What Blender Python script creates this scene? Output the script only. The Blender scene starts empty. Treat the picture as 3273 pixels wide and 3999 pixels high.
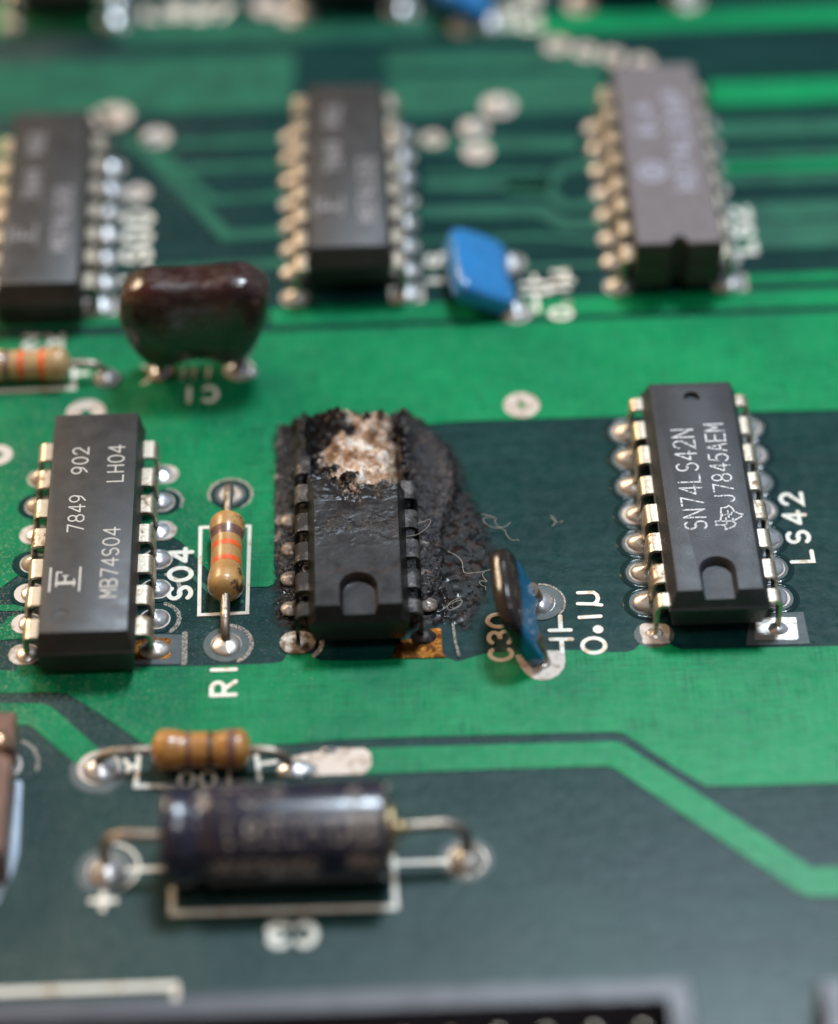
import bpy, math, random
from mathutils import Vector, noise as mnoise
from mathutils.geometry import tessellate_polygon

# ------------------------------------------------------------------ scene, camera, light (1 unit = 1 mm)
sc = bpy.context.scene
sc.unit_settings.scale_length = 0.001
R = math.radians
TH, PS, RO = R(46), R(1.35), R(0.95)
FPX, CH = 10720.0, 127.5
fw = Vector((math.sin(PS)*math.cos(TH), math.cos(PS)*math.cos(TH), -math.sin(TH)))
r0 = Vector((math.cos(PS), -math.sin(PS), 0)); u0 = r0.cross(fw)
rt = r0*math.cos(RO) - u0*math.sin(RO)
up = u0*math.cos(RO) + r0*math.sin(RO)
D0 = CH/math.sin(TH)
campos = -fw*D0
cam = bpy.data.cameras.new('camera'); camo = bpy.data.objects.new('camera', cam)
sc.collection.objects.link(camo); sc.camera = camo
from mathutils import Matrix
m = Matrix(((rt.x, up.x, -fw.x, campos.x), (rt.y, up.y, -fw.y, campos.y), (rt.z, up.z, -fw.z, campos.z), (0, 0, 0, 1)))
camo.matrix_world = m
cam.sensor_fit = 'HORIZONTAL'; cam.sensor_width = 36; cam.lens = 36*FPX/3273
cam.clip_start = 1; cam.clip_end = 2000
cam.dof.use_dof = True; cam.dof.focus_distance = D0 - 5.2
cam.dof.aperture_fstop = cam.lens*1e-3/8.2
cam.dof.aperture_blades = 0

w = bpy.data.worlds.new('World'); sc.world = w; w.use_nodes = True
nt = w.node_tree; bg = nt.nodes['Background']
tc = nt.nodes.new('ShaderNodeTexCoord'); sx = nt.nodes.new('ShaderNodeSeparateXYZ')
nt.links.new(tc.outputs['Generated'], sx.inputs[0])
wr = nt.nodes.new('ShaderNodeValToRGB')
mr = nt.nodes.new('ShaderNodeMapRange'); mr.inputs[1].default_value = -1; mr.inputs[2].default_value = 1
nt.links.new(sx.outputs['X'], mr.inputs[0]); nt.links.new(mr.outputs[0], wr.inputs[0])
for p_, c_ in ((.05, (2.3, 1.3, .60, 1)), (.30, (1.1, .72, .42, 1)), (.46, (.42, .40, .40, 1)), (.62, (.42, .45, .50, 1)), (.92, (1.15, 1.3, 1.5, 1))):
    e_ = wr.color_ramp.elements.new(p_); e_.color = c_
wr.color_ramp.elements.remove(wr.color_ramp.elements[0]); wr.color_ramp.elements.remove(wr.color_ramp.elements[-1])
nt.links.new(wr.outputs[0], bg.inputs[0]); bg.inputs[1].default_value = 0.26

def area(name, loc, target, sx_, sy_, power, col):
    l = bpy.data.lights.new(name, 'AREA'); l.shape = 'RECTANGLE'; l.size = sx_; l.size_y = sy_
    l.energy = power; l.color = col
    o = bpy.data.objects.new(name, l); sc.collection.objects.link(o)
    o.location = loc; o.rotation_euler = (Vector(target)-Vector(loc)).to_track_quat('-Z', 'Y').to_euler()
    return o
area('window_light', (115, 240, 625), (0, 0, 0), 150, 105, 5.2e6, (.75, .88, 1.0))
area('warm_lamp', (-330, 330, 330), (0, 0, 0), 170, 130, 1.9e6, (1.0, .78, .54))
area('ceiling_light', (60, -110, 420), (0, 0, 0), 70, 60, .42e6, (.95, .97, 1.0))
sc.view_settings.view_transform = 'Standard'; sc.view_settings.look = 'None'
sc.view_settings.exposure = -0.12
sc.render.engine = 'CYCLES'
sc.cycles.max_bounces = 6

# ------------------------------------------------------------------ mapping of survey positions (on the board plane) to millimetres
S = 3273/1736
def G(x, y, h=0):
    u = (x*S-1636.5)/FPX; v = (y*S-1999.5)/FPX
    d = fw + rt*u - up*v
    t = (h-campos.z)/d.z
    return (campos.x+d.x*t, campos.y+d.y*t)
CR = dict(a=(0,1500,1100), b=(1000,1500,1000), c=(1900,1400,1373), d=(0,2600,1600), e=(1600,2600,1673), f=(0,0,1100),
          g=(1000,0,1200), h=(2100,0,1173), i=(0,700,1100), j=(1000,700,1200), k=(2100,700,1173), l=(0,2000,900),
          m=(0,2650,700), n=(600,1800,900), o=(1700,2000,900), p=(2300,1450,982))
def Q(s, x, y, h=0):
    ox, oy, wd = CR[s]
    return G((ox+x*wd/1736)/S, (oy+y*wd/1736)/S, h)

# ------------------------------------------------------------------ object helpers
COL = sc.collection
def tag(o, label=None, cat=None, group=None, kind=None):
    for k, v in (('label', label), ('category', cat), ('group', group), ('kind', kind)):
        if v: o[k] = v
    return o
def empty(name, loc=(0, 0, 0), rz=0, **k):
    o = bpy.data.objects.new(name, None); COL.objects.link(o)
    o.location = loc; o.rotation_euler = (0, 0, rz); o.empty_display_size = 1
    return tag(o, **k)
def link(name, me, parent=None, loc=(0, 0, 0), rot=(0, 0, 0), scale=None, **k):
    o = bpy.data.objects.new(name, me); COL.objects.link(o)
    o.location = loc; o.rotation_euler = rot
    if scale: o.scale = scale
    if parent: o.parent = parent
    return tag(o, **k)

class MB:
    def __init__(s): s.v = []; s.f = []; s.mi = []; s.m = 0
    def add(s, vs, fs):
        b = len(s.v); s.v += [tuple(p) for p in vs]
        for f in fs: s.f.append([i+b for i in f]); s.mi.append(s.m)
    def loft(s, rings, cap0=True, cap1=True, closed=True):
        n = len(rings[0]); vs = [p for r in rings for p in r]; fs = []
        for i in range(len(rings)-1):
            for j in range(n if closed else n-1):
                k = (j+1) % n
                fs.append((i*n+j, i*n+k, (i+1)*n+k, (i+1)*n+j))
        if cap0: fs.append(tuple(range(n-1, -1, -1)))
        if cap1: fs.append(tuple((len(rings)-1)*n+j for j in range(n)))
        s.add(vs, fs)
    def box(s, x0, x1, y0, y1, z0, z1):
        r = lambda z: [(x0, y0, z), (x1, y0, z), (x1, y1, z), (x0, y1, z)]
        s.loft([r(z0), r(z1)])
    def tube(s, path, rad, n=12, caps=True):
        path = [Vector(p) for p in path]; N = len(path)
        if not isinstance(rad, (list, tuple)): rad = [rad]*N
        t0 = (path[1]-path[0]).normalized()
        a = t0.cross(Vector((0, 0, 1)))
        if a.length < .1: a = t0.cross(Vector((0, 1, 0)))
        a.normalize(); rings = []
        for i, p in enumerate(path):
            t = (path[min(i+1, N-1)]-path[max(i-1, 0)]).normalized()
            a = (a-t*a.dot(t)).normalized(); b = t.cross(a)
            rings.append([p+(a*math.cos(q)+b*math.sin(q))*rad[i] for q in [2*math.pi*j/n for j in range(n)]])
        s.loft(rings, caps, caps)
    def lathe(s, prof, n=24, sx_=1, sy_=1, c=(0, 0, 0), cap0=False, cap1=True):
        rings = [[(c[0]+r*sx_*math.cos(2*math.pi*j/n), c[1]+r*sy_*math.sin(2*math.pi*j/n), c[2]+z) for j in range(n)] for r, z in prof]
        s.loft(rings, cap0, cap1)
    def plate(s, loops, z1, z0=0.0, tilt=None):
        """flat sheet with thickness: first loop is the outline, the others are holes"""
        vl = [[Vector((p[0], p[1], 0)) for p in lp] for lp in loops]
        tr = tessellate_polygon(vl)
        flat = [p for lp in vl for p in lp]
        def up_(t):
            a, b, c = (flat[i] for i in t)
            return t if (b-a).cross(c-a).z > 0 else (t[0], t[2], t[1])
        s.add([(p.x, p.y, z1) for p in flat], [up_(t) for t in tr])
        for lp in vl:
            n = len(lp)
            s.add([(p.x, p.y, z1) for p in lp]+[(p.x, p.y, z0) for p in lp], [(i, (i+1) % n, n+(i+1) % n, n+i) for i in range(n)])
    def mesh(s, name, mat, smooth=None):
        me = bpy.data.meshes.new(name); me.from_pydata(s.v, [], s.f)
        for mm in (mat if isinstance(mat, (list, tuple)) else [mat]): me.materials.append(mm)
        me.polygons.foreach_set('material_index', s.mi)
        if smooth is not None:
            me.polygons.foreach_set('use_smooth', [True]*len(me.polygons))
            if smooth < 179: me.set_sharp_from_angle(angle=R(smooth))
        me.update(); return me

def recalc(me):
    import bmesh
    b = bmesh.new(); b.from_mesh(me); bmesh.ops.remove_doubles(b, verts=b.verts, dist=1e-5)
    bmesh.ops.recalc_face_normals(b, faces=b.faces); b.to_mesh(me); b.free(); return me
def circ(x, y, r, n=28, ry=None):
    ry = ry or r
    return [(x+r*math.cos(2*math.pi*i/n), y+ry*math.sin(2*math.pi*i/n)) for i in range(n)]
def sstep(a, b, x):
    t = max(0, min(1, (x-a)/(b-a))); return t*t*(3-2*t)
def fbm(x, y, z=0, sc_=1, o=4):
    return mnoise.fractal(Vector((x*sc_, y*sc_, z)), 1.0, 2.0, o)

# ------------------------------------------------------------------ procedural materials
class Mat:
    def __init__(s, name, rough=.5, metal=0, spec=.5):
        s.m = bpy.data.materials.new(name); s.m.use_nodes = True
        s.t = s.m.node_tree; s.b = s.t.nodes['Principled BSDF']
        s.b.inputs['Roughness'].default_value = rough; s.b.inputs['Metallic'].default_value = metal
        s.b.inputs['Specular IOR Level'].default_value = spec
        s.tc = s.t.nodes.new('ShaderNodeTexCoord')
    def lk(s, a, b): s.t.links.new(a, b)
    def vec(s, scale=(1, 1, 1), rot=(0, 0, 0), loc=(0, 0, 0), src=None):
        n = s.t.nodes.new('ShaderNodeMapping'); n.inputs['Scale'].default_value = scale
        n.inputs['Rotation'].default_value = rot; n.inputs['Location'].default_value = loc
        s.lk(src or s.tc.outputs['Object'], n.inputs[0]); return n.outputs[0]
    def noise(s, scale, detail=3, vec=None, rough=.55, dist=0):
        n = s.t.nodes.new('ShaderNodeTexNoise'); n.inputs['Scale'].default_value = scale
        n.inputs['Detail'].default_value = detail; n.inputs['Roughness'].default_value = rough
        n.inputs['Distortion'].default_value = dist
        s.lk(vec or s.tc.outputs['Object'], n.inputs['Vector']); return n.outputs['Fac']
    def voro(s, scale, vec=None):
        n = s.t.nodes.new('ShaderNodeTexVoronoi'); n.inputs['Scale'].default_value = scale
        s.lk(vec or s.tc.outputs['Object'], n.inputs['Vector']); return n.outputs['Distance']
    def ramp(s, fac, stops, interp='LINEAR'):
        n = s.t.nodes.new('ShaderNodeValToRGB'); cr = n.color_ramp; cr.interpolation = interp
        while len(cr.elements) < len(stops): cr.elements.new(.5)
        for e, (p, c) in zip(cr.elements, stops):
            e.position = p
            e.color = (*c, 1) if isinstance(c, tuple) else (c, c, c, 1)
        s.lk(fac, n.inputs[0]); return n.outputs[0]
    def setin(s, sock, v):
        if hasattr(v, 'links'): s.lk(v, sock)
        elif isinstance(v, tuple): sock.default_value = (*v, 1)
        else: sock.default_value = v
    def mix(s, fac, a, b, mode='MIX'):
        n = s.t.nodes.new('ShaderNodeMix'); n.data_type = 'RGBA'; n.blend_type = mode
        s.setin(n.inputs[0], fac); s.setin(n.inputs[6], a); s.setin(n.inputs[7], b); return n.outputs[2]
    def math(s, op, a, b=0.0, c=None):
        n = s.t.nodes.new('ShaderNodeMath'); n.operation = op
        s.setin(n.inputs[0], a); s.setin(n.inputs[1], b)
        if c is not None: s.setin(n.inputs[2], c)
        return n.outputs[0]
    def xyz(s, src=None):
        n = s.t.nodes.new('ShaderNodeSeparateXYZ'); s.lk(src or s.tc.outputs['Object'], n.inputs[0]); return n.outputs
    def col(s, c): s.setin(s.b.inputs['Base Color'], c); return s
    def rough(s, c): s.setin(s.b.inputs['Roughness'], c); return s
    def bump(s, h, strength=.3, dist=.05, prev=None):
        n = s.t.nodes.new('ShaderNodeBump'); n.inputs['Strength'].default_value = strength; n.inputs['Distance'].default_value = dist
        s.lk(h, n.inputs['Height'])
        if prev: s.lk(prev, n.inputs['Normal'])
        s.lk(n.outputs[0], s.b.inputs['Normal']); return n.outputs[0]
    def coat(s, w_, r_=.1):
        s.b.inputs['Coat Weight'].default_value = w_; s.b.inputs['Coat Roughness'].default_value = r_; return s
def srgb(r, g, b):
    f = lambda c: (c/255/12.92) if c <= 10 else ((c/255+.055)/1.055)**2.4
    return (f(r), f(g), f(b))
def simple(name, c1, c2, scale=1.5, rough=.5, metal=0, bs=0, bst=.2, rr=None, coat=0, lo=.35, hi=.65, dist=.05):
    q = Mat(name, rough, metal)
    q.col(q.ramp(q.noise(scale, 5), [(lo, c1), (hi, c2)]))
    if bs: q.bump(q.noise(bs, 4), bst, dist)
    if rr: q.rough(q.ramp(q.noise(scale*1.7, 4), [(.3, rr[0]), (.7, rr[1])]))
    if coat: q.coat(coat)
    return q.m

def dust_mask(q, dens_extra=0.0):
    """pale dust lying on the board, thicker in patches and towards the lower left of the board"""
    p = q.xyz()
    fine = q.noise(7.0, 2, rough=.6)
    patch = q.noise(.16, 4)
    gx = q.math('MULTIPLY_ADD', p['X'], -.0045, .0)
    th = q.math('ADD', q.math('MULTIPLY', patch, .22), gx)
    v = q.math('ADD', fine, th)
    return q.ramp(v, [(.80-dens_extra, 0.0), (.90-dens_extra, 1.0)])

def board_mats():
    # laminate under green mask
    q = Mat('laminate_mask', .36, spec=.24)
    big = q.noise(.09, 4, rough=.6)
    base = q.ramp(big, [(.3, (.0006, .034, .026)), (.55, (.0008, .024, .023)), (.75, (.002, .022, .025))])
    sweep = q.noise(.55, 5, vec=q.vec((.14, 1.1, 1), rot=(0, 0, R(20))), dist=1.6, rough=.6)
    base = q.mix(q.ramp(sweep, [(.46, 0.0), (.76, .6)]), base, (.012, .055, .054))
    # grey film of old dust on the lower left of the board
    p = q.xyz()
    d = q.math('ADD', q.math('MULTIPLY', p['Y'], -.05), q.math('MULTIPLY', p['X'], -.045))
    film = q.ramp(q.math('ADD', d, q.math('MULTIPLY', q.noise(.22, 4), 1.1)), [(.62, 0.0), (1.0, .0), (1.0, .0)])
    q2 = q.t.nodes.new('ShaderNodeMapRange'); q2.inputs[1].default_value = 1.6; q2.inputs[2].default_value = 3.3
    q.lk(q.math('ADD', d, q.math('MULTIPLY', q.noise(.22, 4), 1.6)), q2.inputs[0])
    base = q.mix(q.math('MULTIPLY', q2.outputs[0], .75), base, (.027, .055, .050))
    base = q.mix(q.math('MULTIPLY', dust_mask(q, .02), .6), base, (.26, .22, .18))
    scr = q.ramp(q.noise(1, 2, vec=q.vec((.5, 26, 1), rot=(0, 0, R(35)))), [(.70, 0.0), (.74, .5)])
    scr = q.math('MULTIPLY', scr, q.ramp(q.noise(.4, 2), [(.5, 0.0), (.6, 1.0)]))
    base = q.mix(scr, base, (.07, .11, .11))
    q.col(base)
    sw = q.noise(.9, 3, vec=q.vec((1, .35, 1), rot=(0, 0, R(-55))), dist=3.0)
    b1 = q.bump(q.noise(1.3, 2), .12, .08)
    q.bump(sw, .10, .12, b1)
    q.rough(q.ramp(q.noise(1.2, 5), [(.3, .26), (.7, .36)]))
    lam = q.m
    # mask over copper
    q = Mat('copper_mask', .36, spec=.28)
    big = q.noise(.11, 4, rough=.6)
    base = q.ramp(big, [(.30, (.0008, .095, .052)), (.5, (.001, .165, .060)), (.72, (.004, .22, .085))])
    p = q.xyz()
    gx = q.t.nodes.new('ShaderNodeMapRange'); gx.inputs[1].default_value = -24; gx.inputs[2].default_value = 24
    q.lk(q.math('ADD', p['X'], q.math('MULTIPLY', q.noise(.12, 3), 14)), gx.inputs[0])
    base = q.mix(q.math('MULTIPLY', gx.outputs[0], .55), base, (.001, .30, .090))
    wa = q.noise(1, 3, vec=q.vec((7.5, .35, 1))); wb = q.noise(1, 3, vec=q.vec((.35, 7.5, 1)))
    wv = q.math('ADD', q.ramp(wa, [(.3, 0.0), (.7, 1.0)]), q.ramp(wb, [(.3, 0.0), (.7, 1.0)]))
    wmask = q.ramp(q.noise(.2, 3), [(.35, .35), (.6, 1.0)])
    dark = q.math('MULTIPLY', q.ramp(q.math('MULTIPLY', wv, .5), [(.25, 1.0), (.55, 0.0)]), q.math('MULTIPLY', wmask, .8))
    base = q.mix(dark, base, (.001, .10, .042))
    pale = q.ramp(q.noise(.35, 5), [(.55, 0.0), (.8, .2)])
    base = q.mix(pale, base, (.03, .25, .14))
    base = q.mix(q.math('MULTIPLY', dust_mask(q), .45), base, (.36, .38, .24))
    q.col(base)
    b1 = q.bump(q.noise(1.1, 2), .14, .10)
    q.bump(q.math('ADD', wa, wb), .08, .03, b1)
    q.rough(q.ramp(q.noise(.9, 5), [(.3, .26), (.7, .36)]))
    return lam, q.m
LAM, CUP = board_mats()
# track green: darker than the pours, also painting weaker light towards the back
TRC = simple('dimmed_track_mask', (.006, .075, .045), (.010, .12, .065), .4, .36)

def metal_mat(name, c, stain, rough=.3, amt=.5, bs=3, bst=.25, lo=.52, sc_=1.6):
    q = Mat(name, rough, 1.0)
    oi = q.t.nodes.new('ShaderNodeObjectInfo'); va = q.t.nodes.new('ShaderNodeVectorMath'); va.operation = 'ADD'
    q.lk(q.tc.outputs['Object'], va.inputs[0]); q.lk(q.math('MULTIPLY', oi.outputs['Random'], 91.7), va.inputs[1]); V = va.outputs[0]
    nz = q.noise(sc_, 5, vec=V, rough=.7)
    sh = q.math('MULTIPLY_ADD', oi.outputs['Random'], .12, -.06)
    nz = q.math('ADD', nz, sh)
    q.col(q.mix(q.ramp(nz, [(lo, 0.0), (lo+.14, amt)]), c, stain))
    st = q.ramp(nz, [(lo, 0.0), (lo+.14, 1.0)])
    q.rough(q.mix(st, (rough,)*3, (min(1, rough+.3),)*3))
    q.bump(q.noise(bs, 3, vec=V), bst, .06); return q.m
M = {}
M['solder'] = metal_mat('solder', (.62, .57, .52), (.30, .17, .07), .36, .7, 2.2, .5, .60)
M['solder_bright'] = metal_mat('solder_bright', (.70, .70, .72), (.4, .3, .22), .30, .4, 2.2, .5, .66)
for k_ in ('solder', 'solder_bright'): M[k_].node_tree.nodes['Principled BSDF'].inputs['Metallic'].default_value = .85
M['tin'] = metal_mat('tinned_lead', (.66, .56, .44), (.18, .10, .045), .38, .85, 5, .3, .54, 1.5)
M['pad'] = metal_mat('tinned_pad', (.56, .48, .42), (.36, .26, .18), .62, .6, 4, .2, .5)
M['pad'].node_tree.nodes['Principled BSDF'].inputs['Metallic'].default_value = .35
M['pad_stained'] = metal_mat('amber_stained_pad', (.25, .095, .018), (.06, .022, .009), .30, .8, 4, .6, .50, 1.3)
M['wire'] = metal_mat('old_wire', (.40, .34, .28), (.14, .09, .06), .42, .85, 3, .4, .46)
M['clear'] = simple('mask_clearance', (.045, .062, .06), (.075, .09, .085), 1.2, .5, bs=4)
M['hole'] = simple('hole_dark', (.02, .016, .012), (.05, .04, .03), 2, .7)

def legend_mat():
    q = Mat('legend_ink', .5)
    st = q.ramp(q.noise(1.1, 5, rough=.65), [(.54, 0.0), (.66, .75)])
    c = q.mix(st, (.82, .77, .66), (.48, .26, .08))
    p = q.xyz()
    # ink near the burn is browner
    d = q.math('SQRT', q.math('ADD', q.math('POWER', q.math('ADD', p['X'], 3.0), 2.0), q.math('POWER', q.math('ADD', p['Y'], 8.0), 2.0)))
    n = q.t.nodes.new('ShaderNodeMapRange'); n.inputs[1].default_value = 14.5; n.inputs[2].default_value = 6.5
    q.lk(q.math('ADD', d, q.math('MULTIPLY', q.noise(.8, 3), 5)), n.inputs[0])
    c = q.mix(q.math('MULTIPLY', n.outputs[0], .8), c, (.33, .18, .07))
    q.col(c); q.bump(q.noise(5, 3), .2, .03); return q.m
M['legend'] = legend_mat()
M['legend_cool'] = simple('legend_ink_cool', (.42, .50, .60), (.55, .62, .72), .8, .35)
M['dust_line'] = None
def dusty():
    q = Mat('settled_dust', .9)
    q.col(q.ramp(q.noise(5, 4), [(.3, (.42, .34, .28)), (.7, (.62, .54, .46))]))
    q.b.inputs['Alpha'].default_value = 1
    q.setin(q.b.inputs['Alpha'], q.ramp(q.noise(9, 3, rough=.7), [(.34, 0.0), (.60, .85)]))
    return q.m
M['dust_line'] = dusty()

def plastic(name, c, c2, rough=.5, grain=14, gs=.35, sheen_brush=False):
    q = Mat(name, rough, spec=.62)
    base = q.ramp(q.noise(1.0, 5), [(.3, c), (.7, c2)])
    base = q.mix(q.ramp(q.noise(9, 2), [(.66, 0.0), (.74, .5)]), base, (.16, .14, .12))
    q.col(base)
    q.rough(q.ramp(q.noise(.7, 5), [(.3, rough-.07), (.7, rough+.08)]))
    if sheen_brush:
        q.bump(q.noise(1, 3, vec=q.vec((14, .5, 6))), .25, .02)
    else:
        q.bump(q.noise(grain, 2), gs, .03)
    return q.m
M['chip_grain'] = plastic('grained_black_epoxy', (.014, .0145, .018), (.024, .024, .029), .50, 9, .8)
M['chip_brush'] = plastic('brushed_black_epoxy', (.018, .0155, .0145), (.030, .026, .024), .47, sheen_brush=True)
M['chip_ceramic'] = plastic('grey_brown_ceramic', (.105, .088, .092), (.14, .118, .122), .55, 6, .2)
M['ceramic_side'] = plastic('dark_ceramic_side', (.018, .015, .011), (.035, .028, .02), .5, 6, .2)
M['shell'] = plastic('connector_shell_plastic', (.035, .033, .042), (.06, .056, .07), .40, 6, .1)
def ink(name, c, lo=.40, hi=.50, sc_=9, rough=.6):
    q = Mat(name, rough)
    q.setin(q.b.inputs['Alpha'], q.ramp(q.noise(sc_, 2), [(lo, .15), (hi, 1.0)]))
    q.col(c); return q.m
M['ink_ti'] = ink('speckled_white_print', (.60, .60, .61), .36, .50, 7)
M['ink_fj'] = ink('grey_print', (.50, .46, .41), .22, .36, 5)
M['ink_far'] = ink('faded_print', (.26, .24, .25), .25, .4, 5)
M['ink_cer'] = ink('pale_lilac_print', (.30, .30, .38), .25, .4, 5)
M['ink_cap'] = ink('cream_print', (.30, .25, .21), .42, .62, 3)

def char_mat():
    q = Mat('charred_residue', .35)
    p = q.xyz()
    n1 = q.noise(1.6, 6, rough=.7); n2 = q.noise(6, 4, rough=.7)
    c = q.ramp(n1, [(.3, (.004, .0035, .004)), (.5, (.012, .010, .011)), (.62, (.035, .026, .024)), (.75, (.06, .036, .022))])
    # greyish brown ash grains, mostly on the raised bubbly crust
    hi = q.t.nodes.new('ShaderNodeMapRange'); hi.inputs[1].default_value = .28; hi.inputs[2].default_value = .75
    q.lk(p['Z'], hi.inputs[0])
    g = q.math('MULTIPLY', q.ramp(n2, [(.44, 0.0), (.54, 1.0)]), q.math('ADD', q.math('MULTIPLY', hi.outputs[0], .50), .06))
    c = q.mix(g, c, q.ramp(n1, [(.35, (.075, .075, .095)), (.55, (.12, .10, .095)), (.68, (.28, .17, .10))]))
    # beige flakes along the left rim
    lx = q.t.nodes.new('ShaderNodeMapRange'); lx.inputs[1].default_value = -8.75; lx.inputs[2].default_value = -9.3
    q.lk(p['X'], lx.inputs[0])
    fl = q.math('MULTIPLY', lx.outputs[0], q.ramp(q.noise(1.3, 4), [(.50, 0.0), (.58, 1.0)]))
    c = q.mix(fl, c, (.42, .32, .27))
    q.col(c)
    q.rough(q.ramp(q.noise(2.2, 4), [(.40, .10), (.62, .50)]))
    b1 = q.bump(q.noise(4.5, 5, rough=.75), .9, .14)
    q.bump(q.voro(3.2), .8, .22, b1)
    return q.m
M['char'] = char_mat()
def tar_mat():
    q = Mat('tar_stain', .3, spec=.22)
    at = q.t.nodes.new('ShaderNodeAttribute'); at.attribute_name = 'cover'
    q.setin(q.b.inputs['Alpha'], q.ramp(q.math('ADD', at.outputs['Fac'], q.math('MULTIPLY_ADD', q.noise(1.8, 6, rough=.75), 1.1, -.55)), [(.12, 0.0), (.55, 1.0)]))
    n1 = q.noise(1.1, 6, rough=.7)
    c = q.ramp(n1, [(.3, (.004, .008, .008)), (.5, (.008, .008, .008)), (.63, (.026, .012, .008)), (.74, (.010, .008, .008))])
    c = q.mix(q.ramp(q.noise(7, 3, rough=.7), [(.60, 0.0), (.70, .7)]), c, (.20, .15, .12))
    q.col(c)
    q.rough(q.ramp(q.noise(2.0, 4), [(.40, .16), (.54, .48)]))
    b1 = q.bump(q.noise(1.6, 4, rough=.6), .14, .08)
    q.bump(q.noise(11, 3), .25, .015, b1)
    return q.m
M['tar'] = tar_mat()
def burnt_mat():
    """upper and lower shell of the burst package: black epoxy, glazed and ashen towards the crater"""
    q = Mat('burnt_epoxy', .4, spec=.35)
    p = q.xyz()
    n1 = q.noise(1.3, 6, rough=.7); n2 = q.noise(7, 3, rough=.7)
    c = q.ramp(n1, [(.3, (.009, .008, .009)), (.7, (.020, .016, .015))])
    c = q.mix(q.ramp(n2, [(.60, 0.0), (.70, .55)]), c, (.13, .10, .085))
    # brown stain line in front of the scorched zone
    sl = q.math('ADD', p['Y'], q.math('MULTIPLY', q.noise(.9, 3), 1.4))
    line = q.ramp(q.math('ABSOLUTE', q.math('ADD', sl, 8.1)), [(0.0, 1.0), (.22, 0.0)])
    c = q.mix(q.math('MULTIPLY', line, .7), c, (.030, .011, .006))
    # ash crater: beige white and tan
    dx = q.math('MULTIPLY', q.math('ADD', p['X'], 3.0), 1/2.85)
    dy = q.math('MULTIPLY', q.math('ADD', p['Y'], -2.4), 1/4.1)
    dd = q.math('SQRT', q.math('ADD', q.math('MULTIPLY', dx, dx), q.math('MULTIPLY', dy, dy)))
    dd = q.math('ADD', dd, q.math('MULTIPLY', q.math('SUBTRACT', q.noise(.7, 6, rough=.72), .5), 3.2))
    ash = q.ramp(dd, [(.90, 1.0), (1.05, 0.0)])
    front = q.t.nodes.new('ShaderNodeMapRange'); front.inputs[1].default_value = 3.62; front.inputs[2].default_value = 3.35
    q.lk(p['Z'], front.inputs[0])
    side = q.t.nodes.new('ShaderNodeMapRange'); side.inputs[1].default_value = -1.15; side.inputs[2].default_value = -1.6
    q.lk(q.math('ADD', p['X'], q.math('MULTIPLY_ADD', q.noise(1.5, 4), 1.2, -.6)), side.inputs[0])
    ash = q.math('MULTIPLY', q.math('MULTIPLY', ash, side.outputs[0]), front.outputs[0])
    ac = q.ramp(q.noise(.95, 6, rough=.72), [(.33, (.07, .04, .025)), (.40, (.36, .20, .11)), (.49, (.64, .45, .32)), (.60, (.92, .84, .76))])
    ac = q.mix(q.ramp(q.noise(1.7, 4, rough=.7), [(.59, 0.0), (.63, .9)]), ac, (.05, .035, .03))
    c = q.mix(ash, c, ac)
    q.col(c)
    gl = q.ramp(q.noise(.7, 3), [(.35, .30), (.65, .44)])
    q.rough(q.mix(ash, gl, (.9, .9, .9)))
    hz = q.ramp(q.math('MULTIPLY', q.math('ABSOLUTE', q.math('ADD', p['Y'], 5.0)), .5), [(.0, 1.0), (.4, .7), (1.0, 0.0)])
    b1 = q.bump(q.noise(9, 3), .22, .03)
    zn = q.math('MULTIPLY', hz, q.ramp(q.noise(.9, 3), [(.40, 0.0), (.6, 1.0)]))
    b2 = q.bump(q.math('MULTIPLY', q.noise(3.4, 5, rough=.7), q.math('ADD', zn, ash)), .8, .16, b1)
    q.bump(q.math('MULTIPLY', q.noise(1.5, 4), q.math('ADD', q.math('MULTIPLY', zn, .5), .25)), .5, .12, b2)
    return q.m
M['burnt'] = burnt_mat()

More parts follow.
